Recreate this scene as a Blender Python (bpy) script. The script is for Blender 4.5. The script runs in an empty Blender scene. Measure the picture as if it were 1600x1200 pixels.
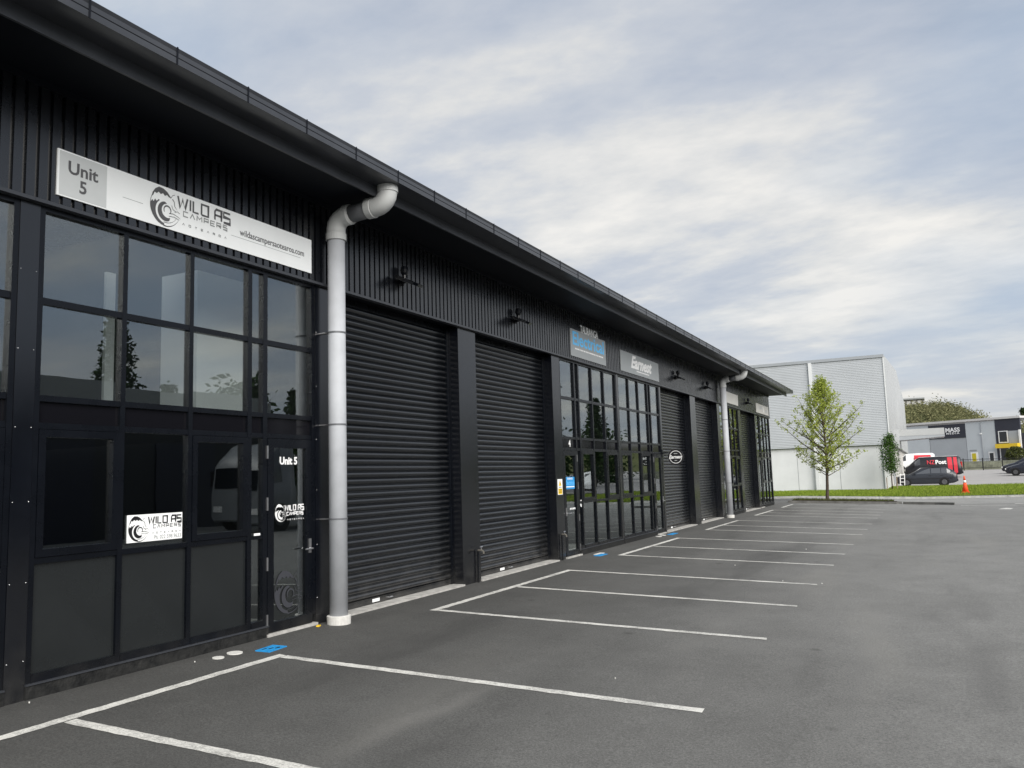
import bpy, math, random
from mathutils import Vector, Matrix, noise
random.seed(7)
R = math.radians
scene = bpy.context.scene
COL = scene.collection

# ------------------------------------------------------------------ camera
cam_data = bpy.data.cameras.new("camera")
cam_data.sensor_fit = 'HORIZONTAL'; cam_data.sensor_width = 36.0
cam_data.lens = 1294.13 / 1600 * 36.0
cam_data.clip_end = 6000; cam_data.clip_start = 0.05
cam = bpy.data.objects.new("camera", cam_data); COL.objects.link(cam)
yaw, pitch, roll = 0.4588, 0.1127, -0.0313
fw = Vector((-math.sin(yaw)*math.cos(pitch), math.cos(yaw)*math.cos(pitch), math.sin(pitch)))
r0 = Vector((math.cos(yaw), math.sin(yaw), 0)); u0 = r0.cross(fw)
rt = r0*math.cos(roll) + u0*math.sin(roll); up = -r0*math.sin(roll) + u0*math.cos(roll)
cam.matrix_world = Matrix(((rt.x, up.x, -fw.x, 6.4036), (rt.y, up.y, -fw.y, 0.0), (rt.z, up.z, -fw.z, 1.6), (0, 0, 0, 1)))
scene.camera = cam

# ------------------------------------------------------------------ sky, sun, exposure
SUN_EL, SUN_DIR = 33, Vector((0.80, -0.60, 0)).normalized()
world = bpy.data.worlds.new("World"); scene.world = world; world.use_nodes = True
nt = world.node_tree; nt.nodes.clear()
def N(t, typ, **kw):
    n = t.nodes.new(typ)
    for k, v in kw.items():
        if k.startswith('i_'): n.inputs[int(k[2:])].default_value = v
        else: setattr(n, k, v)
    return n
def L(t, a, b): t.links.new(a, b)
def mth(t, op, a, b=None, clamp=False):
    n = t.nodes.new('ShaderNodeMath'); n.operation = op; n.use_clamp = clamp
    for i, s in enumerate((a, b)):
        if s is None: continue
        if isinstance(s, (int, float)): n.inputs[i].default_value = s
        else: t.links.new(s, n.inputs[i])
    return n.outputs[0]
def ramp(t, fac, stops, interp='LINEAR'):
    n = t.nodes.new('ShaderNodeValToRGB'); n.color_ramp.interpolation = interp
    e = n.color_ramp.elements
    while len(e) < len(stops): e.new(0.5)
    for el, (p, c) in zip(e, stops):
        el.position = p
        el.color = (c, c, c, 1) if isinstance(c, (int, float)) else (*c, 1)
    t.links.new(fac, n.inputs[0]); return n.outputs[0]
def mixc(t, fac, a, b, mode='MIX'):
    n = t.nodes.new('ShaderNodeMix'); n.data_type = 'RGBA'; n.blend_type = mode
    for s, v in ((0, fac), (6, a), (7, b)):
        if isinstance(v, (int, float)): n.inputs[s].default_value = v
        elif isinstance(v, tuple): n.inputs[s].default_value = (*v, 1)
        else: t.links.new(v, n.inputs[s])
    return n.outputs[2]
sky = N(nt, 'ShaderNodeTexSky', sky_type='NISHITA'); sky.sun_disc = False
sky.sun_elevation = R(SUN_EL); sky.sun_rotation = math.atan2(SUN_DIR.x, SUN_DIR.y)
sky.air_density = 1.0; sky.dust_density = 2.0
tc = N(nt, 'ShaderNodeTexCoord')
sep = N(nt, 'ShaderNodeSeparateXYZ'); L(nt, tc.outputs['Generated'], sep.inputs[0])
zc = mth(nt, 'MAXIMUM', sep.outputs[2], 0.0)
den = mth(nt, 'ADD', zc, 0.12)
comb = N(nt, 'ShaderNodeCombineXYZ')
L(nt, mth(nt, 'DIVIDE', sep.outputs[0], den), comb.inputs[0]); L(nt, mth(nt, 'DIVIDE', sep.outputs[1], den), comb.inputs[1])
mp = N(nt, 'ShaderNodeMapping'); L(nt, comb.outputs[0], mp.inputs[0])
mp.inputs['Location'].default_value = (3.1, 1.7, 0.4); mp.inputs['Rotation'].default_value = (0, 0, R(28)); mp.inputs['Scale'].default_value = (0.62, 0.85, 1)
n1 = N(nt, 'ShaderNodeTexNoise'); L(nt, mp.outputs[0], n1.inputs['Vector'])
n1.inputs['Scale'].default_value = 0.75; n1.inputs['Detail'].default_value = 7; n1.inputs['Roughness'].default_value = 0.56; n1.inputs['Distortion'].default_value = 0.5
n2 = N(nt, 'ShaderNodeTexNoise'); L(nt, mp.outputs[0], n2.inputs['Vector'])
n2.inputs['Scale'].default_value = 1.9; n2.inputs['Detail'].default_value = 8; n2.inputs['Roughness'].default_value = 0.6
n3 = N(nt, 'ShaderNodeTexNoise'); L(nt, comb.outputs[0], n3.inputs['Vector'])
n3.inputs['Scale'].default_value = 0.42; n3.inputs['Detail'].default_value = 3
cl = mth(nt, 'ADD', mth(nt, 'MULTIPLY', n1.outputs[0], 0.55), mth(nt, 'MULTIPLY', n2.outputs[0], 0.45))
# thick grey-blue cloud to thin cream cloud, values before the 0.1 background strength
cloud = ramp(nt, cl, [(0.40, (4.0, 4.6, 5.6)), (0.46, (4.9, 5.35, 6.15)), (0.51, (5.8, 6.1, 6.6)), (0.555, (7.3, 7.3, 7.2)), (0.61, (8.9, 8.65, 8.2))])
blue = ramp(nt, n3.outputs[0], [(0.48, 0.0), (0.62, 0.6)])
cloud = mixc(nt, blue, cloud, (3.9, 5.0, 6.5))
hz = ramp(nt, zc, [(0.0, 0.45), (0.08, 0.22), (0.20, 0.0)])
cloud = mixc(nt, hz, cloud, (7.6, 7.4, 7.0))
skyc = mixc(nt, 0.90, sky.outputs[0], cloud)
bg = N(nt, 'ShaderNodeBackground'); bg.inputs[1].default_value = 0.1; L(nt, skyc, bg.inputs[0])
wo = N(nt, 'ShaderNodeOutputWorld'); L(nt, bg.outputs[0], wo.inputs[0])

sd = bpy.data.lights.new("sun", 'SUN'); sd.energy = 4.6; sd.angle = R(54); sd.color = (1.0, 0.965, 0.91)
so = bpy.data.objects.new("sun", sd); COL.objects.link(so); so.location = (10, -10, 30)
sdir = Vector((SUN_DIR.x*math.cos(R(SUN_EL)), SUN_DIR.y*math.cos(R(SUN_EL)), math.sin(R(SUN_EL))))
so.rotation_euler = sdir.to_track_quat('Z', 'Y').to_euler()
vs = scene.view_settings; vs.view_transform = 'Standard'; vs.look = 'None'; vs.exposure = 0.12; vs.gamma = 1.0; vs.use_curve_mapping = False
scene.render.engine = 'CYCLES'; scene.cycles.use_denoising = True
scene.cycles.max_bounces = 8; scene.cycles.transparent_max_bounces = 16

# ------------------------------------------------------------------ materials
MATS = {}
def mat(name, col, rough=0.6, spec=0.5, metal=0.0, var=0.0, vscale=4.0, bump=0.0, bscale=60.0, vary2=None):
    m = bpy.data.materials.new(name); m.use_nodes = True; t = m.node_tree
    b = t.nodes['Principled BSDF']
    b.inputs['Base Color'].default_value = (*col, 1); b.inputs['Roughness'].default_value = rough
    b.inputs['Metallic'].default_value = metal; b.inputs['Specular IOR Level'].default_value = spec
    if var > 0 or bump > 0:
        c = N(t, 'ShaderNodeTexCoord')
    if var > 0:
        n = N(t, 'ShaderNodeTexNoise'); L(t, c.outputs['Object'], n.inputs['Vector'])
        n.inputs['Scale'].default_value = vscale; n.inputs['Detail'].default_value = 6; n.inputs['Roughness'].default_value = 0.65
        lo = tuple(max(0, x*(1-var)) for x in col); hi = vary2 or tuple(min(1, x*(1+var)) for x in col)
        L(t, ramp(t, n.outputs[0], [(0.3, lo), (0.7, hi)]), b.inputs['Base Color'])
        L(t, ramp(t, n.outputs[0], [(0.3, max(0.02, rough*0.85)), (0.7, min(1, rough*1.15))]), b.inputs['Roughness'])
    if bump > 0:
        n = N(t, 'ShaderNodeTexNoise'); L(t, c.outputs['Object'], n.inputs['Vector'])
        n.inputs['Scale'].default_value = bscale; n.inputs['Detail'].default_value = 4
        bp = N(t, 'ShaderNodeBump'); bp.inputs['Strength'].default_value = bump; bp.inputs['Distance'].default_value = 0.02
        L(t, n.outputs[0], bp.inputs['Height']); L(t, bp.outputs[0], b.inputs['Normal'])
    MATS[name] = m; return m

mat('black_cladding', (0.0050, 0.0060, 0.0085), 0.27, 0.9, var=0.25, vscale=2.5)
mat('black_frame', (0.0024, 0.0033, 0.0056), 0.28, 0.33, var=0.2, vscale=3)
mat('black_column', (0.0020, 0.0028, 0.0052), 0.20, 0.8, var=0.22, vscale=1.6)
mat('slat_black', (0.0035, 0.0045, 0.0065), 0.22, 0.9, var=0.45, vscale=2.2)
def add_dust(name, top, col, amount):
    t = MATS[name].node_tree; b = t.nodes['Principled BSDF']; g = N(t, 'ShaderNodeNewGeometry'); sx = N(t, 'ShaderNodeSeparateXYZ'); L(t, g.outputs['Position'], sx.inputs[0])
    n = N(t, 'ShaderNodeTexNoise'); L(t, g.outputs['Position'], n.inputs['Vector']); n.inputs['Scale'].default_value = 5; n.inputs['Detail'].default_value = 7
    h = mth(t, 'SUBTRACT', 1.0, mth(t, 'DIVIDE', sx.outputs[2], top, True), True)
    f = mth(t, 'MULTIPLY', mth(t, 'POWER', h, 2.0), ramp(t, n.outputs[0], [(0.35, 0.1), (0.7, amount)]))
    src = b.inputs['Base Color'].links[0].from_socket
    L(t, mixc(t, f, src, col), b.inputs['Base Color'])
add_dust('slat_black', 0.9, (0.055, 0.053, 0.050), 0.8); add_dust('black_column', 0.8, (0.045, 0.044, 0.042), 0.7); add_dust('black_frame', 0.5, (0.040, 0.039, 0.037), 0.5)
mat('gutter_grey', (0.038, 0.041, 0.048), 0.34, 0.5, var=0.15, vscale=2)
mat('fascia_grey', (0.048, 0.052, 0.06), 0.4, 0.5, var=0.2, vscale=2)
mat('soffit_black', (0.0035, 0.005, 0.009), 0.6, 0.2)
mat('interior_dark', (0.016, 0.017, 0.018), 0.8, 0.2)
mat('interior_white', (0.78, 0.78, 0.76), 0.8, 0.2)
mat('plinth_black', (0.008, 0.009, 0.010), 0.75, 0.3, var=0.5, vscale=9, bump=0.5, bscale=30, vary2=(0.026, 0.026, 0.025))
mat('pipe_grey', (0.41, 0.425, 0.45), 0.6, 0.35, var=0.09, vscale=4)
mat('pipe_light', (0.50, 0.51, 0.505), 0.55, 0.5, var=0.05, vscale=5)
mat('pipe_dark', (0.12, 0.125, 0.135), 0.45, 0.5, var=0.08, vscale=5)
mat('concrete_white', (0.60, 0.59, 0.56), 0.8, 0.3, var=0.15, vscale=12)
mat('concrete', (0.40, 0.39, 0.37), 0.85, 0.3, var=0.28, vscale=7, bump=0.3, bscale=40)
mat('kerb_dark', (0.13, 0.128, 0.12), 0.9, 0.2, var=0.4, vscale=3)
mat('kerb_concrete', (0.33, 0.33, 0.32), 0.85, 0.3, var=0.3, vscale=4)
mat('steel', (0.55, 0.55, 0.56), 0.3, 0.5, metal=0.9)
mat('sign_white', (0.84, 0.86, 0.86), 0.45, 0.4, var=0.04, vscale=2)
mat('sign_grey', (0.56, 0.58, 0.58), 0.45, 0.4, var=0.05, vscale=2)
mat('sign_dull', (0.30, 0.32, 0.33), 0.5, 0.4, var=0.06, vscale=2)
mat('sign_cream', (0.55, 0.54, 0.51), 0.5, 0.4, var=0.06, vscale=3)
mat('ink_grey', (0.10, 0.10, 0.105), 0.6, 0.3)
mat('ink_mid', (0.28, 0.29, 0.29), 0.6, 0.3)
mat('ink_black', (0.012, 0.012, 0.014), 0.5, 0.3)
mat('ink_faint', (0.45, 0.46, 0.46), 0.6, 0.3)
mat('ink_white', (0.80, 0.80, 0.80), 0.5, 0.3)
mat('ink_smoke', (0.045, 0.047, 0.055), 0.6, 0.2)
mat('ink_blue', (0.14, 0.50, 0.86), 0.5, 0.3)
mat('sticker_white', (0.85, 0.86, 0.86), 0.5, 0.3)
mat('sticker_yellow', (0.85, 0.55, 0.03), 0.5, 0.3)
mat('sticker_blue', (0.03, 0.28, 0.62), 0.45, 0.3)
mat('cover_blue', (0.02, 0.27, 0.62), 0.55, 0.3, var=0.25, vscale=20)
mat('cover_white', (0.62, 0.61, 0.58), 0.7, 0.3, var=0.15, vscale=20)
mat('brass', (0.16, 0.15, 0.13), 0.45, 0.5, metal=0.5)
mat('lens', (0.30, 0.31, 0.32), 0.15, 0.6)
mat('white_cladding', (0.46, 0.48, 0.50), 0.5, 0.4, var=0.05, vscale=0.6)
mat('white_side', (0.44, 0.45, 0.45), 0.35, 0.5, var=0.10, vscale=0.35)
mat('white_panel', (0.68, 0.69, 0.69), 0.7, 0.3, var=0.06, vscale=0.8)
mat('joint_grey', (0.30, 0.31, 0.32), 0.7, 0.3)
mat('block_wall', (0.50, 0.49, 0.46), 0.8, 0.2, var=0.12, vscale=1.5)
mat('mid_grey_metal', (0.34, 0.36, 0.38), 0.5, 0.4, var=0.05, vscale=0.5)
mat('light_grey_metal', (0.46, 0.49, 0.51), 0.5, 0.4, var=0.05, vscale=0.5)
mat('charcoal_metal', (0.028, 0.030, 0.042), 0.5, 0.4, var=0.1, vscale=0.5)
mat('roof_pale', (0.55, 0.54, 0.53), 0.5, 0.4, var=0.1, vscale=0.4)
mat('yellow_paint', (0.70, 0.48, 0.03), 0.5, 0.4)
mat('door_yellow', (0.55, 0.45, 0.02), 0.5, 0.4)
mat('white_paint', (0.78, 0.78, 0.77), 0.5, 0.4)
mat('dark_glass', (0.012, 0.014, 0.017), 0.06, 0.6)
mat('car_glass', (0.07, 0.075, 0.085), 0.05, 0.8)
mat('tyre', (0.014, 0.014, 0.015), 0.85, 0.2)
mat('rim', (0.10, 0.10, 0.105), 0.4, 0.5, metal=0.5)
mat('car_grey', (0.018, 0.021, 0.028), 0.25, 0.6)
mat('car_black', (0.010, 0.012, 0.022), 0.2, 0.6)
mat('van_black', (0.008, 0.009, 0.013), 0.35, 0.5)
mat('van_red', (0.62, 0.035, 0.055), 0.4, 0.5)
mat('van_white', (0.72, 0.73, 0.74), 0.35, 0.5)
mat('truck_silver', (0.18, 0.19, 0.20), 0.35, 0.5)
mat('lamp_clear', (0.70, 0.70, 0.68), 0.1, 0.6)
mat('lamp_red', (0.45, 0.02, 0.02), 0.2, 0.5)
mat('cone_orange', (0.85, 0.10, 0.03), 0.55, 0.3)
mat('bark', (0.075, 0.058, 0.045), 0.9, 0.2, var=0.35, vscale=14)
mat('mulch', (0.035, 0.028, 0.022), 0.95, 0.1, var=0.5, vscale=14, bump=0.8, bscale=25)
mat('soil_green', (0.055, 0.075, 0.025), 0.95, 0.1, var=0.4, vscale=0.2)
mat('lot_surface', (0.34, 0.33, 0.325), 0.85, 0.3, var=0.10, vscale=0.5)
mat('bank_wall', (0.13, 0.135, 0.10), 0.9, 0.2, var=0.5, vscale=1.2)
mat('fence_black', (0.015, 0.015, 0.016), 0.6, 0.3)
mat('opposite_wall', (0.030, 0.032, 0.034), 0.6, 0.4, var=0.15, vscale=0.5)
mat('opposite_band', (0.27, 0.28, 0.27), 0.6, 0.4, var=0.1, vscale=0.5)
mat('hill_ground', (0.095, 0.105, 0.045), 0.95, 0.1, var=0.4, vscale=0.06)
mat('hill_house', (0.20, 0.19, 0.17), 0.8, 0.2)
mat('timber', (0.30, 0.23, 0.16), 0.85, 0.2)

def leafmat(name, c1, c2, trans=0.35):
    m = bpy.data.materials.new(name); m.use_nodes = True; t = m.node_tree; t.nodes.clear()
    g = N(t, 'ShaderNodeNewGeometry')
    col = ramp(t, g.outputs['Random Per Island'], [(0.0, c1), (1.0, c2)])
    d = N(t, 'ShaderNodeBsdfDiffuse'); tr = N(t, 'ShaderNodeBsdfTranslucent'); mx = N(t, 'ShaderNodeMixShader'); mx.inputs[0].default_value = trans
    L(t, col, d.inputs[0]); L(t, col, tr.inputs[0]); L(t, d.outputs[0], mx.inputs[1]); L(t, tr.outputs[0], mx.inputs[2])
    o = N(t, 'ShaderNodeOutputMaterial'); L(t, mx.outputs[0], o.inputs[0]); MATS[name] = m
leafmat('leaf_spring', (0.26, 0.33, 0.05), (0.50, 0.55, 0.14), 0.45)
leafmat('leaf_green', (0.04, 0.09, 0.02), (0.11, 0.19, 0.05))
leafmat('leaf_dark', (0.018, 0.034, 0.014), (0.045, 0.075, 0.028), 0.15)
leafmat('leaf_hill', (0.11, 0.12, 0.06), (0.26, 0.25, 0.13), 0.25)
leafmat('leaf_shrub', (0.06, 0.075, 0.025), (0.12, 0.13, 0.05), 0.2)
leafmat('grass_blade', (0.14, 0.22, 0.025), (0.36, 0.44, 0.08), 0.4)

def glassmat(name, r0v, tint):
    m = bpy.data.materials.new(name); m.use_nodes = True; t = m.node_tree; t.nodes.clear()
    g = N(t, 'ShaderNodeNewGeometry')
    dt = N(t, 'ShaderNodeVectorMath', operation='DOT_PRODUCT'); L(t, g.outputs['Incoming'], dt.inputs[0]); L(t, g.outputs['Normal'], dt.inputs[1])
    c = mth(t, 'ABSOLUTE', dt.outputs['Value'])
    f = mth(t, 'POWER', mth(t, 'SUBTRACT', 1.0, c, True), 5.0)
    fr = mth(t, 'ADD', mth(t, 'MULTIPLY', f, 1 - r0v), r0v)
    tr = N(t, 'ShaderNodeBsdfTransparent'); tr.inputs[0].default_value = (*tint, 1)
    nz_ = N(t, 'ShaderNodeTexNoise'); L(t, g.outputs['Position'], nz_.inputs['Vector']); nz_.inputs['Scale'].default_value = 1.3; nz_.inputs['Detail'].default_value = 2
    bp_ = N(t, 'ShaderNodeBump'); bp_.inputs['Strength'].default_value = 0.012; bp_.inputs['Distance'].default_value = 0.05; L(t, nz_.outputs[0], bp_.inputs['Height'])
    gl = N(t, 'ShaderNodeBsdfGlossy'); L(t, bp_.outputs[0], gl.inputs['Normal']); gl.inputs['Roughness'].default_value = 0.0; gl.inputs[0].default_value = (0.92, 0.96, 0.97, 1)
    mx = N(t, 'ShaderNodeMixShader'); L(t, fr, mx.inputs[0]); L(t, tr.outputs[0], mx.inputs[1]); L(t, gl.outputs[0], mx.inputs[2])
    o = N(t, 'ShaderNodeOutputMaterial'); L(t, mx.outputs[0], o.inputs[0]); MATS[name] = m
glassmat('window_glass', 0.145, (0.84, 0.87, 0.87))
mat('film_glass', (0.014, 0.016, 0.017), 0.22, 0.5, var=0.12, vscale=1.5)
mat('spandrel_glass', (0.006, 0.006, 0.008), 0.08, 0.3)

# asphalt: aggregate speckle, worn lighter wheel paths, patches; stripes share the colour for their worn spots
def asphalt_color(t, co):
    def nz(sc, det, ro=0.6):
        n = N(t, 'ShaderNodeTexNoise'); L(t, co, n.inputs['Vector']); n.inputs['Scale'].default_value = sc
        n.inputs['Detail'].default_value = det; n.inputs['Roughness'].default_value = ro; return n.outputs[0]
    big = nz(0.22, 5); mid = nz(1.4, 6, 0.7); fine = nz(60, 4, 0.8); agg = nz(120, 2, 0.8)
    base = ramp(t, big, [(0.3, (0.150, 0.149, 0.143)), (0.7, (0.190, 0.189, 0.182))])
    base = mixc(t, 0.5, base, ramp(t, mid, [(0.3, 0.38), (0.7, 0.62)]), 'OVERLAY')
    base = mixc(t, 0.65, base, ramp(t, fine, [(0.34, 0.20), (0.66, 0.80)]), 'OVERLAY')
    sp = ramp(t, agg, [(0.62, 0.0), (0.70, 0.6)])
    base = mixc(t, sp, base, (0.33, 0.32, 0.30))
    return base, fine, agg
SCUFF = (3.02, 5.4, R(86))
def make_asphalt(name, gain=1.0):
    m = bpy.data.materials.new(name); m.use_nodes = True; t = m.node_tree; b = t.nodes['Principled BSDF']
    g = N(t, 'ShaderNodeNewGeometry')
    base, fine, agg = asphalt_color(t, g.outputs['Position'])
    # worn pale scuffs and darker tyre tracks running along the bays
    mp = N(t, 'ShaderNodeMapping'); L(t, g.outputs['Position'], mp.inputs[0]); mp.inputs['Rotation'].default_value = (0, 0, R(14)); mp.inputs['Scale'].default_value = (0.9, 0.16, 1)
    n = N(t, 'ShaderNodeTexNoise'); L(t, mp.outputs[0], n.inputs['Vector']); n.inputs['Scale'].default_value = 1.0; n.inputs['Detail'].default_value = 5
    base = mixc(t, ramp(t, n.outputs[0], [(0.58, 0.0), (0.74, 0.5)]), base, (0.21, 0.205, 0.19))
    base = mixc(t, ramp(t, n.outputs[0], [(0.27, 0.55), (0.42, 0.0)]), base, (0.085, 0.084, 0.082))
    on = N(t, 'ShaderNodeTexNoise'); L(t, g.outputs['Position'], on.inputs['Vector']); on.inputs['Scale'].default_value = 1.1; on.inputs['Detail'].default_value = 9; on.inputs['Roughness'].default_value = 0.7
    base = mixc(t, ramp(t, on.outputs[0], [(0.66, 0.0), (0.73, 0.55)]), base, (0.055, 0.054, 0.052))
    vo = N(t, 'ShaderNodeTexVoronoi'); L(t, g.outputs['Position'], vo.inputs['Vector']); vo.inputs['Scale'].default_value = 0.9; vo.inputs['Randomness'].default_value = 1.0
    base = mixc(t, ramp(t, vo.outputs['Distance'], [(0.03, 0.6), (0.075, 0.0)]), base, (0.06, 0.058, 0.055))
    if name == 'asphalt':                        # one long worn scuff across the nearest bay
        ms_ = N(t, 'ShaderNodeMapping', vector_type='TEXTURE'); L(t, g.outputs['Position'], ms_.inputs[0])
        ms_.inputs['Location'].default_value = (SCUFF[0], SCUFF[1], 0); ms_.inputs['Rotation'].default_value = (0, 0, SCUFF[2])
        ss = N(t, 'ShaderNodeSeparateXYZ'); L(t, ms_.outputs[0], ss.inputs[0])
        du = mth(t, 'ADD', ss.outputs[1], mth(t, 'MULTIPLY', mth(t, 'SUBTRACT', on.outputs[0], 0.5), 0.35))
        e1 = ramp(t, mth(t, 'ABSOLUTE', du), [(0.02, 1.0), (0.16, 0.0)]); e2 = ramp(t, mth(t, 'ABSOLUTE', mth(t, 'DIVIDE', ss.outputs[0], 1.3)), [(0.2, 1.0), (1.0, 0.0)])
        base = mixc(t, mth(t, 'MULTIPLY', mth(t, 'MULTIPLY', e1, e2), 0.42), base, (0.33, 0.32, 0.30))
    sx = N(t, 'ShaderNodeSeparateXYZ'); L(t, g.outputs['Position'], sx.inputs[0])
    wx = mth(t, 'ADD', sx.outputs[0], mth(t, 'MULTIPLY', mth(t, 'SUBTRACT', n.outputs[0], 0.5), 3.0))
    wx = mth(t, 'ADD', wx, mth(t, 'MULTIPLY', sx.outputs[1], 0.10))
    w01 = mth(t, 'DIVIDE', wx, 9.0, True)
    base = mixc(t, 1.0, base, ramp(t, w01, [(0.0, 0.30), (0.40, 0.54), (0.75, 0.94), (1.0, 1.10)]), 'MULTIPLY')   # shade beside the building painted in, plus a paler worn aisle
    if gain != 1.0: base = mixc(t, 1.0, base, (gain, gain, gain), 'MULTIPLY')
    L(t, base, b.inputs['Base Color']); b.inputs['Roughness'].default_value = 0.82; b.inputs['Specular IOR Level'].default_value = 0.35
    bp = N(t, 'ShaderNodeBump'); bp.inputs['Strength'].default_value = 0.35; bp.inputs['Distance'].default_value = 0.006
    L(t, mth(t, 'ADD', fine, agg), bp.inputs['Height']); L(t, bp.outputs[0], b.inputs['Normal']); MATS[name] = m
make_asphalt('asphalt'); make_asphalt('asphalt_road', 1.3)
def make_linepaint():
    m = bpy.data.materials.new('line_paint'); m.use_nodes = True; t = m.node_tree; b = t.nodes['Principled BSDF']
    g = N(t, 'ShaderNodeNewGeometry'); base, fine, agg = asphalt_color(t, g.outputs['Position'])
    n = N(t, 'ShaderNodeTexNoise'); L(t, g.outputs['Position'], n.inputs['Vector']); n.inputs['Scale'].default_value = 2.2; n.inputs['Detail'].default_value = 8; n.inputs['Roughness'].default_value = 0.8
    w = mth(t, 'ADD', mth(t, 'MULTIPLY', n.outputs[0], 0.5), mth(t, 'MULTIPLY', fine, 0.5))
    wear = ramp(t, w, [(0.46, 0.0), (0.60, 0.9)])
    L(t, mixc(t, wear, (0.66, 0.65, 0.61), base), b.inputs['Base Color']); b.inputs['Roughness'].default_value = 0.75
    MATS['line_paint'] = m
make_linepaint()

# ------------------------------------------------------------------ mesh helpers
ORG = {}
class MB:
    def __init__(s): s.v = []; s.f = []
    def add(s, vs, fs):
        o = len(s.v); s.v += [tuple(p) for p in vs]; s.f += [tuple(i+o for i in f) for f in fs]; return s
    def box(s, x0, x1, y0, y1, z0, z1):
        return s.add([(x0,y0,z0),(x1,y0,z0),(x1,y1,z0),(x0,y1,z0),(x0,y0,z1),(x1,y0,z1),(x1,y1,z1),(x0,y1,z1)],
                     [(0,3,2,1),(4,5,6,7),(0,1,5,4),(1,2,6,5),(2,3,7,6),(3,0,4,7)])
    def prism(s, poly, axis, a, b):
        n = len(poly)
        def P(u, w, c): return (c, u, w) if axis == 'x' else (u, c, w) if axis == 'y' else (u, w, c)
        vs = [P(u, w, a) for u, w in poly] + [P(u, w, b) for u, w in poly]
        return s.add(vs, [tuple(range(n))[::-1], tuple(range(n, 2*n))] + [(i, (i+1) % n, n+(i+1) % n, n+i) for i in range(n)])
    def tube(s, pts, rad, seg=12, caps=True):
        pts = [Vector(p) for p in pts]; n = len(pts)
        rads = rad if isinstance(rad, (list, tuple)) else [rad]*n
        vs = []; prev = None
        for i, p in enumerate(pts):
            d = (pts[min(i+1, n-1)] - pts[max(i-1, 0)]).normalized()
            if prev is None:
                a = Vector((0, 0, 1)) if abs(d.z) < 0.9 else Vector((0, 1, 0)); e1 = d.cross(a).normalized()
            else: e1 = (prev - d*prev.dot(d)).normalized()
            prev = e1; e2 = d.cross(e1)
            for k in range(seg):
                t = 2*math.pi*k/seg; vs.append(p + (e1*math.cos(t) + e2*math.sin(t))*rads[i])
        fs = [(i*seg+k, i*seg+(k+1) % seg, (i+1)*seg+(k+1) % seg, (i+1)*seg+k) for i in range(n-1) for k in range(seg)]
        if caps: fs += [tuple(range(seg))[::-1], tuple(range((n-1)*seg, n*seg))]
        return s.add(vs, fs)
    def lathe(s, prof, c, seg=16, axis='z'):
        vs = []
        for r, h in prof:
            for k in range(seg):
                t = 2*math.pi*k/seg; a, b = r*math.cos(t), r*math.sin(t)
                vs.append((c[0]+a, c[1]+b, c[2]+h) if axis == 'z' else (c[0]+a, c[1]+h, c[2]+b) if axis == 'y' else (c[0]+h, c[1]+a, c[2]+b))
        n = len(prof)
        return s.add(vs, [(i*seg+k, i*seg+(k+1) % seg, (i+1)*seg+(k+1) % seg, (i+1)*seg+k) for i in range(n-1) for k in range(seg)] + [tuple(range(seg))[::-1], tuple(range((n-1)*seg, n*seg))])
    def mesh(s, name, o=(0, 0, 0)):
        me = bpy.data.meshes.new(name); me.from_pydata([(x-o[0], y-o[1], z-o[2]) for x, y, z in s.v], [], s.f); me.update(); return me
    def build(s, name, m, parent=None, smooth=False, fix=True):
        o = ORG[parent.name] if parent else (0, 0, 0)
        me = s.mesh(name, o)
        if fix:
            import bmesh
            bm = bmesh.new(); bm.from_mesh(me); bmesh.ops.recalc_face_normals(bm, faces=bm.faces); bm.to_mesh(me); bm.free()
        ob = link(name, me, m, parent)
        if smooth:
            for p in me.polygons: p.use_smooth = True
        return ob
def link(name, me, m, parent=None, loc=None):
    ob = bpy.data.objects.new(name, me); COL.objects.link(ob)
    if m and not me.materials: me.materials.append(MATS[m])
    if parent:
        ob.parent = parent; ORG[ob.name] = ORG[parent.name]
    else: ORG[ob.name] = (0, 0, 0)
    if loc is not None:
        po = ORG[parent.name] if parent else (0, 0, 0)
        ob.location = tuple(a-b for a, b in zip(loc, po)); 
        ORG[ob.name] = tuple(loc)
    return ob
def tag(o, label=None, cat=None, group=None, kind=None):
    for k, v in (('label', label), ('category', cat), ('group', group), ('kind', kind)):
        if v: o[k] = v
    return o
def thing(name, loc, label, cat, group=None):
    o = bpy.data.objects.new(name, None); COL.objects.link(o); o.location = loc; o.empty_display_size = 0.2
    ORG[o.name] = tuple(loc); return tag(o, label, cat, group)
def B(*a): return MB().box(*a)

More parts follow.
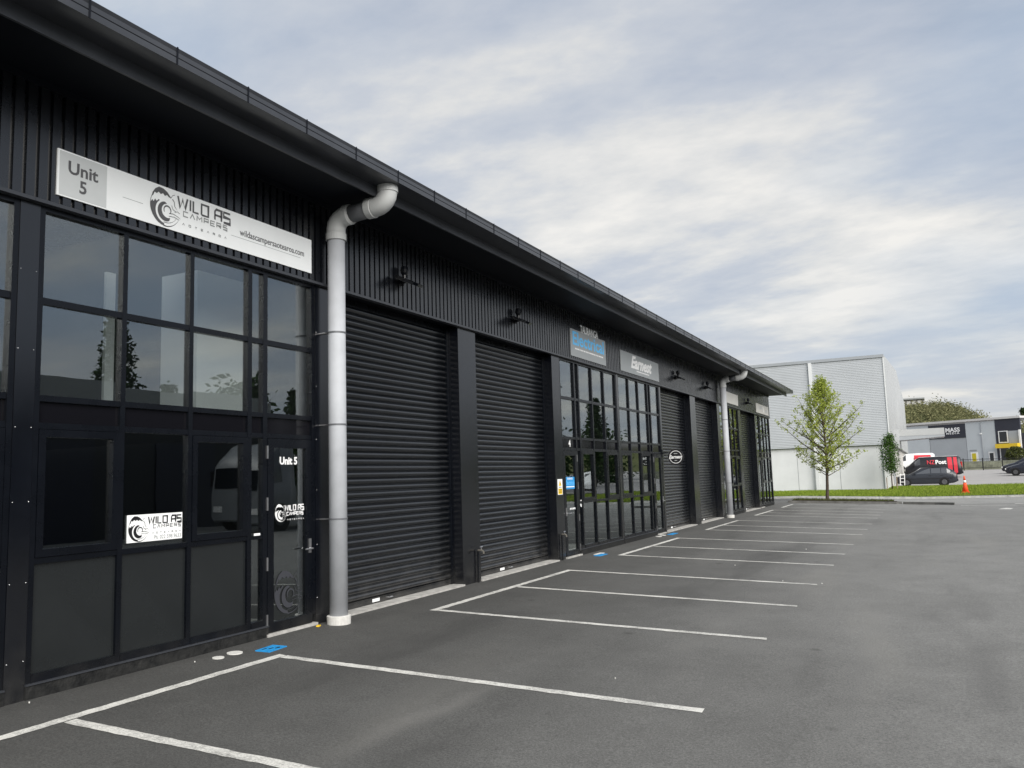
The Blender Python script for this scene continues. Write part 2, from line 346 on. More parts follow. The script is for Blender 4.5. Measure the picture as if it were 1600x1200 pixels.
# flat drawing on a facade (plane x = const facing +x): u -> +y, v -> +z
def text_polys(txt, size, bold=0.0, spacing=1.0, shear=0.0):
    cu = bpy.data.curves.new('t', 'FONT'); cu.body = txt; cu.size = size; cu.offset = bold; cu.space_character = spacing; cu.shear = shear
    cu.align_x = 'CENTER'; cu.align_y = 'CENTER'; cu.extrude = 0.0015; cu.resolution_u = 3
    ob = bpy.data.objects.new('t', cu); COL.objects.link(ob)
    dg = bpy.context.evaluated_depsgraph_get(); me = bpy.data.meshes.new_from_object(ob.evaluated_get(dg))
    vs = [tuple(v.co) for v in me.vertices]; fs = [tuple(p.vertices) for p in me.polygons]
    bpy.data.objects.remove(ob); bpy.data.curves.remove(cu); bpy.data.meshes.remove(me)
    return vs, fs
def lettering(txt, frame, size, m, parent, bold=0.0, spacing=1.0, width=None, shear=0.0, name='lettering'):
    """frame: (origin, u axis, v axis, normal)"""
    vs, fs = text_polys(txt, size, bold, spacing, shear)
    if width:
        xs = [v[0] for v in vs]; k = width/(max(xs)-min(xs)); c = (max(xs)+min(xs))/2
        vs = [((v[0]-c)*k, v[1], v[2]) for v in vs]
    o, u, v_, n = (Vector(q) for q in frame)
    mb = MB(); mb.add([o + u*a + v_*b + n*c for a, b, c in vs], fs)
    return mb.build(name, m, parent, fix=False)
def ribbon(mb, pts, w, frame, th=0.002):
    """flat stroke along pts (u,v); w a width or a list"""
    o, u, v_, n = (Vector(q) for q in frame)
    P = [Vector((a, b)) for a, b in pts]; k = len(P); ws = w if isinstance(w, (list, tuple)) else [w]*k
    top = []; bot = []
    for i, p in enumerate(P):
        d = (P[min(i+1, k-1)] - P[max(i-1, 0)])
        d = d.normalized() if d.length > 1e-9 else Vector((1, 0)); nn = Vector((-d.y, d.x))*ws[i]*0.5
        sc = 1.0
        if 0 < i < k-1:
            d1 = (P[i]-P[i-1]).normalized(); sc = 1/max(0.5, abs(Vector((-d1.y, d1.x)).dot(Vector((-d.y, d.x)))))
        top.append(p + nn*sc); bot.append(p - nn*sc)
    vs = [o + u*q.x + v_*q.y + n*th for q in top] + [o + u*q.x + v_*q.y + n*th for q in bot]
    mb.add(vs, [(i, i+1, k+i+1, k+i) for i in range(k-1)])
def flatpoly(mb, pts, frame, th=0.002):
    o, u, v_, n = (Vector(q) for q in frame); mb.add([o + u*a + v_*b + n*th for a, b in pts], [tuple(range(len(pts)))])
STROKE = {'W': [[(0,1),(.25,0),(.5,.8),(.75,0),(1,1)]], 'I': [[(.5,1),(.5,0)]], 'L': [[(0,1),(0,0),(.9,0)]], 'D': [[(0,0),(0,1),(1,1),(1,0),(0,0)]],
          'A': [[(0,0),(0,.8),(.2,1),(1,1),(1,0)],[(0,.45),(1,.45)]], 'S': [[(1,1),(0,1),(0,.55),(1,.5),(1,0),(0,0)]],
          'C': [[(1,1),(0,1),(0,0),(1,0)]], 'V': [[(0,0),(.5,1),(1,0)]], 'M': [[(0,0),(.05,1),(.5,.4),(.95,1),(1,0)]], 'P': [[(0,0),(0,1),(1,1),(1,.45),(0,.45)]],
          'E': [[(1,1),(0,1),(0,0),(1,0)],[(0,.5),(.9,.5)]], 'R': [[(0,0),(0,1),(1,1),(1,.45),(0,.45)],[(.45,.45),(1,0)]],
          'O': [[(0,0),(0,1),(1,1),(1,0),(0,0)]], 'T': [[(0,1),(1,1)],[(.5,1),(.5,0)]], ' ': []}
def stroke_text(txt, u0, v0, h, total, frame, weight, m, parent, gap=0.35):
    mb = MB(); WD = {'I': .12, 'W': 1.35, ' ': .30, 'L': .85, 'M': 1.15}
    wl = total/(sum(WD.get(c, 1) for c in txt) + gap*(len(txt)-1)); x = u0
    for ch in txt:
        k = WD.get(ch, 1)
        for s in STROKE[ch]:
            ribbon(mb, [(x + a*wl*k, v0 + b*h) for a, b in s], weight, frame)
        x += wl*(k+gap)
    return mb.build('lettering', m, parent, fix=False)
def arc(cx, cy, rx, ry, a0, a1, n=14): return [(cx + rx*math.cos(R(a0+(a1-a0)*i/n)), cy + ry*math.sin(R(a0+(a1-a0)*i/n))) for i in range(n+1)]
def wave_logo(u0, v0, s, frame, m, parent, name='logo'):
    """breaking-wave emblem: dark crest, curling spiral, sweeping keel, spray at the lip; unit box scaled by s"""
    def T(p): return [(u0 + a*s, v0 + b*s) for a, b in p]
    mb = MB()
    flatpoly(mb, T([(.05,.68),(.08,.80),(.16,.92),(.28,1.0),(.42,.99),(.55,.93),(.68,.80),(.60,.80),(.54,.85),(.47,.80),(.41,.86),(.34,.81),(.27,.86),(.21,.80),(.14,.82),(.10,.72)]), frame)
    ribbon(mb, T(arc(.50, .49, .49, .50, 140, 205, 10)), .016*s, frame, 0.0022)
    bel = [(.02,.52),(.07,.60),(.11,.55),(.16,.64),(.21,.58),(.27,.66)]
    inn = arc(.50, .38, .32, .33, 128, 262, 14); out = arc(.50, .48, .49, .50, 268, 176, 14)
    m1 = bel + inn + out; k0 = len(bel)
    o_, u_, v__, n_ = (Vector(q) for q in frame)
    P2 = T(inn); Q2 = T(arc(.50, .48, .49, .50, 176, 268, 14)); base_i = len(mb.v)
    mb.add([o_ + u_*a + v__*b + n_*.002 for a, b in P2 + Q2], [(i_, i_+1, 15+i_+1, 15+i_) for i_ in range(14)])
    flatpoly(mb, T([(.02,.52),(.07,.60),(.11,.55),(.16,.64),(.21,.58),(.27,.66),(.31,.64),(.24,.57),(.20,.50)]), frame, 0.0024)
    A1, A2 = T(arc(.50, .38, .255, .265, 95, 300, 16)), T(arc(.56, .41, .185, .19, 95, 300, 16))
    mb.add([o_ + u_*a + v__*b + n_*.0026 for a, b in A1 + A2], [(i_, i_+1, 17+i_+1, 17+i_) for i_ in range(16)])
    ribbon(mb, T(arc(.56, .43, .115, .115, 215, -40, 14)), [.018*s + .02*s*math.sin(math.pi*i_/14) for i_ in range(15)], frame, 0.003)
    ribbon(mb, T(arc(.50, .48, .485, .495, 264, 330, 12)), [.030*s*(1-i_/14) for i_ in range(13)], frame, 0.003)
    ribbon(mb, T(arc(.50, .44, .40, .36, 262, 335, 12)), [.016*s*(1-i_/16) for i_ in range(13)], frame, 0.0034)
    ribbon(mb, T([(.66,.78),(.72,.88),(.80,.92)]), .014*s, frame); ribbon(mb, T([(.72,.78),(.78,.72),(.80,.60),(.88,.52)]), [.03*s, .02*s, .02*s, .006*s], frame)
    ribbon(mb, T([(.70,.60),(.74,.50),(.84,.46)]), .016*s, frame); ribbon(mb, T([(.62,.36),(.76,.38),(.90,.34),(1.0,.30)]), [.02*s, .018*s, .016*s, .006*s], frame)
    ribbon(mb, T([(.80,.44),(.90,.48),(.97,.44)]), .014*s, frame); ribbon(mb, T([(.60,.28),(.78,.30),(.95,.26)]), .012*s, frame, 0.0038)
    return mb.build(name, m, parent, fix=False)
def FX(x): return ((x, 0, 0), (0, 1, 0), (0, 0, 1), (1, 0, 0))        # facade frame: u = y, v = z
def FXo(x, y, z): return ((x, y, z), (0, 1, 0), (0, 0, 1), (1, 0, 0))

# ------------------------------------------------------------------ ground, road, verge, lot
def gh(x): return -0.032*min(max(x, 0.0), 6.0)
def sheet(name, m, xs, ys, zf, kind='structure', ed=None):
    mb = MB(); nx, ny = len(xs), len(ys)
    mb.v = [(x, y, zf(x, y)) for y in ys for x in xs]
    mb.f = [(j*nx+i, j*nx+i+1, (j+1)*nx+i+1, (j+1)*nx+i) for j in range(ny-1) for i in range(nx-1)]
    o = mb.build(name, m, fix=False); o['kind'] = kind; return o
def rng(a, b, n): return [a + (b-a)*i/n for i in range(n+1)]
sheet('ground', 'soil_green', [-3000, -300, 0, 300, 3000], [-3000, -300, 0, 300, 3000], lambda x, y: -0.75)
EY0, EYk = 48.2, 0.17          # near edge of the verge kerb: y = EY0 + EYk*x
def edge(x): return EY0 + EYk*min(max(x, -6), 30)
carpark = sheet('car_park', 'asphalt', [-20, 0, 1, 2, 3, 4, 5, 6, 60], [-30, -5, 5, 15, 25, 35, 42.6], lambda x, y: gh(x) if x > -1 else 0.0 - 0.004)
mbr = MB(); xs = [-60, -6, 0, 2, 4, 6, 12, 20, 30, 90]
for x in xs: mbr.v += [(x, 42.6, gh(x)), (x, edge(x), gh(x))]
mbr.f = [(2*i, 2*i+2, 2*i+3, 2*i+1) for i in range(len(xs)-1)]
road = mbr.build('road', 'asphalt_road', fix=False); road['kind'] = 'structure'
def vz(x, y):
    t = min(max((y - edge(x))/(61 - edge(x)), 0), 1)
    return gh(x) + 0.11 + ((0.10 if x > 4.2 else 0.0) - gh(x))*t + 0.05*math.sin(math.pi*t)*(1 if x > 4 else 0.3) + 0.02*noise.noise((x*0.7, y*0.7, 0))
mbk = MB()
kx = rng(-40, 60, 50)
for i in range(len(kx)-1):
    a, b = kx[i], kx[i+1]
    vs = []
    for x in (a+0.01, b): 
        e = edge(x); z = gh(x)
        vs += [(x, e-0.02, z-0.05), (x, e, z+0.10), (x, e+0.16, z+0.112), (x, e+0.16, z-0.05)]
    mbk.add(vs, [(0,1,5,4),(1,2,6,5),(2,3,7,6),(0,3,2,1),(4,5,6,7)])
kerb = mbk.build('kerb', 'kerb_concrete'); kerb['kind'] = 'structure'
mbc = MB()
for x in xs: mbc.v += [(x, edge(x)-0.42, gh(x)+0.006), (x, edge(x)-0.022, gh(x)+0.010)]
mbc.f = [(2*i, 2*i+2, 2*i+3, 2*i+1) for i in range(len(xs)-1)]
ch = mbc.build('kerb_channel', 'concrete', fix=False); ch['kind'] = 'structure'
# verge: rows follow the kerb
mbv = MB(); vx = rng(-40, 60, 100); NR = 12
def VEND(x): return 61.0 if x > 4.2 else 57.97
for x in vx:
    e = edge(x) + 0.161
    for j in range(NR+1):
        y = e + (VEND(x)+ (0.6 if x > 4.2 else 0) - e)*j/NR; mbv.v.append((x, y, vz(x, y)))
mbv.f = [(i*(NR+1)+j, (i+1)*(NR+1)+j, (i+1)*(NR+1)+j+1, i*(NR+1)+j+1) for i in range(len(vx)-1) for j in range(NR)]
verge = mbv.build('verge', 'soil_green', fix=False, smooth=True); verge['kind'] = 'structure'
mg = MB()
for i in range(52000):
    x = random.uniform(-4, 17); e = edge(x) + 0.17; y = random.uniform(e, VEND(x))
    h = random.uniform(0.05, 0.13); a = random.uniform(0, math.pi); w = random.uniform(0.012, 0.028)
    z = vz(x, y) - 0.01; lx, ly = random.uniform(-.05, .05), random.uniform(-.05, .05)
    mg.add([(x-w*math.cos(a), y-w*math.sin(a), z), (x+w*math.cos(a), y+w*math.sin(a), z), (x+lx, y+ly, z+h)], [(0, 1, 2)])
gr = mg.build('grass', 'grass_blade', fix=False); tag(gr, 'bright green mown grass covering the roadside verge', 'grass', kind='stuff')
def lz(y): return -0.03 + max(0, y-72)*0.0215 if y < 112 else 0.83 + (y-112)*0.012
sheet('parking_lot', 'lot_surface', [-60, 0, 4, 10, 20, 60, 160], [61.2, 66, 70, 75, 80, 90, 100, 112, 160, 220], lambda x, y: lz(y))

# painted bay lines: children of the car park
def paint(pts, name='painted_line', lift=0.004):
    mb = MB()
    if len(pts) != 4:
        mb.add([(x, y, gh(x) + lift) for x, y in pts], [tuple(range(len(pts)))]); return mb.build(name, 'line_paint', carpark, fix=False)
    p = [Vector(q) for q in pts]
    if (p[1]-p[0]).length < (p[2]-p[1]).length: p = p[1:] + p[:1]
    n = max(2, int((p[1]-p[0]).length/0.07)); w = (p[3]-p[0]).normalized()
    for i in range(n+1):
        for a, b in ((p[0], p[1]), (p[3], p[2])):
            q = a.lerp(b, i/n) + w*random.gauss(0, .0035)
            if i in (0, n): q += (b-a).normalized()*random.uniform(-.015, .015)
            mb.v.append((q.x, q.y, gh(q.x) + lift))
    mb.f = [(2*i, 2*i+2, 2*i+3, 2*i+1) for i in range(n)]; return mb.build(name, 'line_paint', carpark, fix=False)
LW = 0.10
def stripe(y, x0=0.70, x1=4.78): paint([(x0, y-LW/2), (x1, y-LW/2), (x1, y+LW/2), (x0, y+LW/2)])
bays = [(1.85, [1.85, 4.06, 6.28], -1.2), (None, [9.10, 11.35, 13.50], None), (None, [16.20, 18.29, 20.57], None), (None, [23.55, 25.5, 27.9], None), (None, [31.0, 32.9, 34.9], None), (None, [37.2, 40.4], None)]
for _, ys_, st in bays:
    y0 = ys_[0] if st is None else st
    paint([(0.68, y0-LW/2), (0.78, y0-LW/2), (0.78, ys_[-1]+LW/2), (0.68, ys_[-1]+LW/2)], lift=0.0045)
    for y in ys_: stripe(y, 0.782)
paint([(7.6, 40.85), (13.5, 40.5), (13.5, 40.72), (7.6, 41.0)])
paint([(8.75, 37.3), (9.15, 37.2), (9.3, 37.9), (9.1, 38.3), (8.9, 37.9)], 'painted_arrow')
paint([(9.7, 42.0), (10.4, 41.9), (10.4, 42.2), (9.7, 42.3)], 'painted_arrow')

# kerbed planting island at the end of the car park
isl = thing('planting_island', (2.6, 42.9, gh(2.6)), 'low kerbed strip of dark mulch round the young tree at the car park end', 'planting bed')
def slab(pts, zt, m, name, par, drop=0.3):
    mb = MB(); n = len(pts); vs = [(x, y, gh(x)+zt) for x, y in pts] + [(x, y, gh(x)-drop) for x, y in pts]
    mb.add(vs, [tuple(range(n)), tuple(range(n, 2*n))[::-1]] + [(i, (i+1) % n, n+(i+1) % n, n+i) for i in range(n)]); return mb.build(name, m, par)
slab([(0.3, 42.0), (5.0, 42.55), (5.25, 42.9), (5.0, 43.3), (0.3, 43.5)], 0.10, 'kerb_dark', 'kerb_stone', isl)
slab([(0.45, 42.15), (4.9, 42.68), (5.05, 42.9), (4.9, 43.18), (0.45, 43.35)], 0.125, 'mulch', 'mulch', isl)
mg = MB()
for i in range(1500):
    x = random.uniform(.5, 4.9); y = random.uniform(42.2+.11*x, 43.2); z = gh(x)+.12; h = random.uniform(.03, .12); a = random.uniform(0, 3.14)
    mg.add([(x-.02*math.cos(a), y-.02*math.sin(a), z), (x+.02*math.cos(a), y+.02*math.sin(a), z), (x+random.uniform(-.05, .05), y, z+h)], [(0, 1, 2)])
o = mg.build('ground_cover', 'leaf_shrub', isl, fix=False); o['kind'] = 'stuff'
il2 = thing('kerb_nib', (6.2, 42.4, gh(6)), 'dark low kerb nib beside the mulch strip at the car park exit', 'kerb')
slab([(5.3, 42.6), (6.6, 42.2), (7.35, 41.6), (7.4, 41.85), (6.7, 42.5), (5.35, 42.9)], 0.10, 'kerb_dark', 'kerb_stone', il2)

# ------------------------------------------------------------------ the black unit building
bld = thing('unit_building', (0, 16, 0), 'long black metal clad row of workshop units with roller doors and glazed shopfronts', 'building')
ZF, ZS = 3.99, 5.02                      # flashing / soffit heights
Y0, Y1 = -6.8, 39.85
GL = [(0.62, 4.08, 'near', 6), (4.25, 7.70, 'far', 5), (15.10, 18.50, 'near', 4), (18.62, 22.02, 'far', 3), (29.42, 32.70, 'near', 2), (36.42, 39.80, 'near', 1)]
DOORS = [(-6.60, -3.55), (-3.0, 0.08), (8.03, 11.10), (11.66, 14.73), (22.15, 25.35), (26.0, 29.05), (33.15, 36.18)]
PILL = [(-6.8, -6.60), (-3.55, -3.0), (0.08, 0.62), (4.08, 4.25), (7.70, 8.03), (11.10, 11.66), (14.73, 15.10), (18.50, 18.62), (22.02, 22.15), (25.35, 26.0), (29.05, 29.42), (32.70, 33.15), (36.18, 36.42), (39.80, 39.86)]
# columns
for a, b in PILL:
    p = B(-0.26, 0.0, a+0.001, b-0.001, -0.02, ZF-0.02).build('column', 'black_column', bld)
    if b-a > 0.15 and b-a < 0.5 and a < 9:
        mb = MB()
        for y in (a+0.02, b-0.02):
            for z in (0.30, 0.90, 1.53, 2.12, 2.75, 3.4): mb.lathe([(0.0045, 0), (0.0045, 0.003), (0.002, 0.005)], (0.0, y, z), 6, 'x')
        mb.build('screw', 'steel', p)
# cladding over doors and glazing, one ribbed sheet per bay
def ribs(y0, y1, z0, z1, x=0.012, d=0.031, pitch=0.109):
    n = max(1, round((y1-y0)/pitch)); p = (y1-y0)/n; prof = []
    for i in range(n):
        y = y0 + i*p; prof += [(y, x), (y+p*0.25, x), (y+p*0.28, x+d), (y+p*0.97, x+d)]
    prof.append((y1, x)); mb = MB(); k = len(prof)
    mb.v = [(xx, yy, z0) for yy, xx in prof] + [(xx, yy, z1) for yy, xx in prof]
    mb.f = [(i, i+1, k+i+1, k+i) for i in range(k-1)]; return mb
edges = [-6.8, -3.28, 0.35, 4.165, 7.86, 11.38, 14.9, 18.56, 22.08, 25.67, 29.24, 32.92, 36.3, 39.86]
for a, b in zip(edges[:-1], edges[1:]):
    ribs(a, b, ZF+0.02, ZS).build('cladding_sheet', 'black_cladding', bld, fix=False)
    mb = MB().box(-0.02, 0.062, a, b-0.003, ZF-0.018, ZF+0.012); mb.build('flashing', 'gutter_grey', bld)
B(-0.25, 0.010, Y0, Y1, ZF+0.013, 5.4).build('wall_backing', 'soffit_black', bld)
# soffit, fascia, gutter, roof
B(0.012, 0.838, Y0, Y1+0.02, ZS+0.001, ZS+0.05).build('soffit', 'soffit_black', bld)
B(0.838, 0.862, Y0, Y1+0.03, 4.935, 5.062).build('fascia', 'fascia_grey', bld)
B(0.012, 0.07, Y0, Y1, ZS-0.055, ZS).build('soffit_trim', 'soffit_black', bld)
gp = [(0.863, 5.062), (1.15, 5.062), (1.15, 5.115), (1.142, 5.12), (1.15, 5.125), (1.15, 5.165), (1.142, 5.17), (1.155, 5.20), (1.14, 5.205), (1.135, 5.09), (0.875, 5.075), (0.875, 5.24), (0.863, 5.24)]
gut = MB().prism(gp, 'y', Y0, 39.93).build('gutter', 'gutter_grey', bld)
yj = 3.80 - 0.8*12
while yj < 39.8:
    mb = MB().prism([(1.1505, 5.055), (1.154, 5.055), (1.158, 5.207), (1.1555, 5.209)], 'y', yj, yj+0.016)
    mb.build('gutter_bracket', 'soffit_black', gut); yj += 0.8
SK = (4.5, 8.3)
def rz(x): return 5.25 + (0.86-x)*0.07
def roof(a, b, xa, xb, name, m):
    MB().prism([(xa, rz(xa)), (xb, rz(xb)), (xb, rz(xb)+0.06), (xa, rz(xa)+0.06)], 'y', a, b).build(name, m, bld)
roof(Y0, SK[0], -14, 0.95, 'roof_sheet', 'black_cladding'); roof(SK[1], Y1+0.03, -14, 0.95, 'roof_sheet', 'black_cladding')
roof(SK[0]+.002, SK[1]-.002, -14, -3.6, 'roof_sheet', 'black_cladding'); roof(SK[0]+.002, SK[1]-.002, -0.5, 0.95, 'roof_sheet', 'black_cladding')
glassmat('added_skylight_sheet', 0.05, (0.85, 0.87, 0.88)); roof(SK[0]+.004, SK[1]-.004, -3.598, -0.502, 'added_skylight', 'added_skylight_sheet')  # unseen clear roof panel, added to let daylight onto the pale boxed-in wall
B(-14, -0.26, Y1-0.2, Y1, -0.05, 5.6).build('end_wall', 'black_cladding', bld)
B(-14, -0.26, Y0, Y0+0.2, -0.05, 5.6).build('end_wall', 'black_cladding', bld)
B(-14, -13.8, Y0+.201, Y1-.201, -0.05, 6.2).build('back_wall', 'black_cladding', bld)
B(-13.8, -0.262, Y0+.201, Y1-.201, -0.06, 0.0).build('floor_slab', 'concrete', bld)
for y in (0.35, 4.165, 7.86, 14.9, 18.56, 22.08, 29.24, 32.92, 36.3):
    B(-13.7, -0.262, y-0.06, y+0.06, 0.001, 5.2).build('partition', 'interior_dark', bld)
for a, b, _, u in GL:
    B(-6.2, -6.1, a, b, 0.002, 5.2).build('partition', 'interior_dark', bld)
    B(-6.0, -0.30, a+.02, b-.02, 2.20, 2.32).build('mezzanine_floor', 'interior_dark', bld)
# pale boxed-in wall on the upper floor of the nearest unit, seen through its panes
B(-1.8, -1.2, 7.02, 7.76, 2.33, 4.18).build('stair_box', 'interior_white', bld)
tag(B(-1.9, -1.86, 6.30, 6.42, 2.33, 4.1).build('interior_post', 'interior_white', bld))

# roller doors
P_ = 0.0865
prof = [(0, 0), (0.013, 0.006), (0.023, 0.022), (0.027, 0.040), (0.024, 0.058), (0.013, 0.073), (0.002, 0.079), (0.0, P_)]
ms = MB(); k = len(prof)
ms.v = [(x, 0, z) for x, z in prof] + [(x, 1, z) for x, z in prof]
ms.f = [(i, k+i, k+i+1, i+1) for i in range(k-1)]
slat_me = ms.mesh('slat'); slat_me.materials.append(MATS['slat_black'])
for p in slat_me.polygons: p.use_smooth = True
for di, (a, b) in enumerate(DOORS):
    near = a > 5 and a < 14
    rd = B(-0.236, -0.190, a+0.05, b-0.05, 0.028, 0.102).build('roller_door', 'slat_black', bld)
    for i in range(44):
        o = bpy.data.objects.new('slat', slat_me); COL.objects.link(o); o.parent = rd
        oz = ORG[rd.name]; o.location = (-0.218-oz[0]+random.uniform(-.0006, .0006), a+0.05-oz[1], 0.102 + i*P_ - oz[2]); o.scale = (1, b-a-0.10, 1); o.rotation_euler = (0, R(random.gauss(0, .9)), 0)
    for y0_, y1_ in ((a+0.003, a+0.055), (b-0.055, b-0.003)): B(-0.222, -0.176, y0_, y1_, 0.025, ZF-0.02).build('guide_rail', 'black_frame', rd)
    B(-0.26, -0.215, a+0.002, b-0.002, 3.90, ZF).build('head_box', 'black_frame', rd)
    B(-0.255, 0.03, a+0.003, b-0.003, -0.05, 0.022).build('threshold', 'concrete', bld)
    yc = a + (b-a)*0.33
    B(-0.189, -0.1875, yc, yc+0.16, 0.045, 0.085).build('sticker', 'sticker_white', rd)
    MB().tube([(-0.19, yc+0.35, 0.065), (-0.165, yc+0.35, 0.065), (-0.165, yc+0.43, 0.065), (-0.19, yc+0.43, 0.065)], 0.006, 6).build('lift_handle', 'steel', rd)

# glazed shopfronts
ROWS = (0.18, 1.034, 1.08, 2.115, 2.165, 2.34, 2.39, 3.145, 3.20, 3.93)
def shopfront(y0, y1, side, unit):
    W = y1-y0; s = W/3.45
    def u(a): return y0 + a*s if side == 'far' else y1 - a*s
    def bx(u0, u1, z0, z1, x0, x1):
        a, b = sorted((u(u0), u(u1))); return B(x0, x1, a, b, z0, z1)
    fr = MB()
    for a, b in ((0, .05), (3.395, 3.45)):
        q = sorted((u(a), u(b))); fr.box(-0.09, -0.006, q[0]+.001, q[1]-.001, 0.12, 3.972)
    q = sorted((u(.05), u(3.395))); fr.box(-0.09, -0.008, q[0], q[1], 3.93, 3.97)
    wall = fr.build('shopfront', 'black_frame', bld)
    tag(wall, 'black framed glazed shopfront of unit %d' % unit)
    cols = [(.05, .81), (.86, 1.58), (1.63, 2.37), (2.43, 2.60), (2.665, 3.395)]
    for a, b in ((.81, .86), (1.58, 1.63), (2.37, 2.43), (2.60, 2.665)):
        bx(a, b, 0.12, 3.929, -0.085, -0.010).build('mullion', 'black_frame', wall)
    for z0, z1 in ((3.145, 3.20), (2.34, 2.39), (2.115, 2.165)):
        for a, b in cols: bx(a, b, z0, z1, -0.08, -0.014).build('transom', 'black_frame', wall)
    for a, b in cols[:4]: bx(a, b, 1.034, 1.08, -0.08, -0.014).build('transom', 'black_frame', wall)
    for a, b in cols[:4]: bx(a, b, 0.12, 0.18, -0.08, -0.004).build('sill_rail', 'black_frame', wall)
    bx(0, 2.665, 0.105, 0.119, -0.08, 0.022).build('sill_flashing', 'gutter_grey', wall)
    bx(0.0, 2.665, -0.03, 0.104, -0.2, 0.012).build('plinth', 'plinth_black', wall)
    def pane(a, b, z0, z1, m='window_glass', x=-0.046, nm='pane'):
        yy = sorted((u(a), u(b))); cy, cz = (yy[0]+yy[1])/2, (z0+z1)/2
        hw, hz_ = (yy[1]-yy[0])/2 + 0.004, (z1-z0)/2 + 0.004
        me = MB().box(-0.003, 0.003, -hw, hw, -hz_, hz_).mesh(nm)
        o = link(nm, me, m, wall, (x, cy, cz))
        if m == 'window_glass': o.rotation_euler = (0, R(random.uniform(-.22, .22)), R(random.uniform(-.22, .22)))
        return o
    for a, b in cols:
        pane(a, b, 3.20, 3.93); pane(a, b, 2.39, 3.145); pane(a, b, 2.165, 2.34, 'spandrel_glass', nm='spandrel_panel')
    for i, (a, b) in enumerate(cols[:4]):
        if i in (0, 2):
            sm = MB(); q = sorted((u(a+.004), u(b-.004))); f = .062
            for (p0, p1, p2, p3) in ((q[0], q[0]+f, 1.084, 2.111), (q[1]-f, q[1], 1.084, 2.111), (q[0]+f, q[1]-f, 1.084, 1.084+f), (q[0]+f, q[1]-f, 2.111-f, 2.111)): sm.box(-0.07, -0.004, p0, p1, p2, p3)
            sm.build('opening_sash', 'black_frame', wall); pane(a+f, b-f, 1.084+f, 2.111-f)
        else: pane(a, b, 1.08, 2.115)
        if i < 3 and unit == 5: pane(a, b, 0.18, 1.034, 'film_glass', x=-0.04, nm='frosted_panel')
        else: pane(a, b, 0.18, 1.034)
    # glass door
    q = sorted((u(2.668), u(3.392))); st = MB(); w = .095
    for (p0, p1, z0, z1) in ((q[0], q[0]+w, .035, 2.11), (q[1]-w, q[1], .035, 2.11), (q[0]+w, q[1]-w, .035, .135), (q[0]+w, q[1]-w, 2.01, 2.11)): st.box(-0.06, -0.005, p0, p1, z0, z1)
    d = st.build('glass_door', 'black_frame', bld)
    me = MB().box(-0.003, 0.003, -(q[1]-q[0])/2+w-.006, (q[1]-q[0])/2-w+.006, -.941, .941).mesh('pane')
    link('pane', me, 'window_glass', d, (-0.035, (q[0]+q[1])/2, 1.0725))
    hy = u(2.66); ly = u(3.345)
    for z in (0.16, 0.76, 1.40, 1.96): B(-0.008, 0.004, hy-.009, hy+.009, z-.07, z+.07).build('hinge', 'steel', d)
    B(-0.004, 0.010, ly-.018, ly+.018, .82, .98).build('lock_plate', 'steel', d)
    sgn = -1 if side == 'far' else 1
    MB().tube([(0.008, ly, .87), (.05, ly, .87), (.055, ly+sgn*.02, .87), (.055, ly+sgn*.13, .87)], .009, 8).build('handle', 'steel', d)
    bx(2.64, 3.45, -0.03, 0.028, -0.15, 0.03).build('door_sill', 'concrete', d)
    return wall, d, u
for a, b, side, unit in GL:
    wall, d, u = shopfront(a, b, side, unit)
    if unit == 5:
        lettering('Unit 5', FXo(-0.030, 7.275, 1.865), 0.115, 'ink_white', d, bold=0.004, width=0.285)
        wave_logo(7.055, 1.20, 0.19, FX(-0.030), 'ink_white', d)
        stroke_text('WILD AS', 7.215, 1.315, 0.058, 0.31, FX(-0.030), 0.013, 'ink_white', d)
        stroke_text('CVMPERS', 7.245, 1.262, 0.034, 0.27, FX(-0.030), 0.009, 'ink_white', d)
        stroke_text('VOTEVROV', 7.255, 1.208, 0.012, 0.27, FX(-0.030), 0.004, 'ink_white', d, gap=1.6)
        wave_logo(7.045, 0.20, 0.46, FX(-0.030), 'ink_smoke', d)
        B(-0.004, 0.0005, 6.71, 6.80, 1.075, 1.10).build('sticker', 'sticker_white', wall)
        pl = B(-0.040, -0.034, 5.175, 5.79, 1.125, 1.372).build('poster', 'sticker_white', wall)
        tag(pl, 'white poster with black wave emblem')
        fr = FX(-0.0335)
        wave_logo(5.185, 1.135, 0.225, fr, 'ink_black', wall); stroke_text('WILD AS', 5.40, 1.285, 0.062, 0.375, fr, 0.013, 'ink_black', wall)
        stroke_text('CVMPERS', 5.455, 1.242, 0.030, 0.315, fr, 0.006, 'ink_grey', wall, gap=.6); stroke_text('VOTEVROV', 5.445, 1.192, 0.012, 0.325, fr, 0.004, 'ink_mid', wall, gap=1.8)
        lettering('Ph: 022 598 9633', FXo(-0.0335, 5.62, 1.155), 0.05, 'ink_mid', wall, width=0.31)
    if unit == 4:
        dy = u(3.03)
        lettering('4', FXo(-0.038, u(2.95), 2.252), 0.20, 'ink_white', wall, bold=0.004)
        B(-0.0315, -0.030, dy-.24, dy+.24, 1.34, 1.58).build('sticker', 'sticker_blue', d)
        lettering('TAURANGA', FXo(-0.0295, dy, 1.545), 0.06, 'ink_white', d, width=.30); lettering('Electrical', FXo(-0.0295, dy, 1.46), 0.12, 'ink_blue', d, width=.44)
        B(-0.0298, -0.0285, dy-.22, dy+.22, 1.375, 1.395).build('sticker', 'sticker_white', d)
        for k_ in range(4): B(-0.0298, -0.0285, dy-.05+k_*.075, dy+k_*.075, 0.93, 0.965).build('sticker', 'sticker_white', d)
        mb = MB().lathe([(0.075, 0), (0.075, 0.0015)], (-0.036, 16.10, 1.03), 20, 'x'); st = mb.build('sticker', 'sticker_white', wall)
        lettering('P', FXo(-0.033, 16.10, 1.03), .05, 'ink_grey', wall)

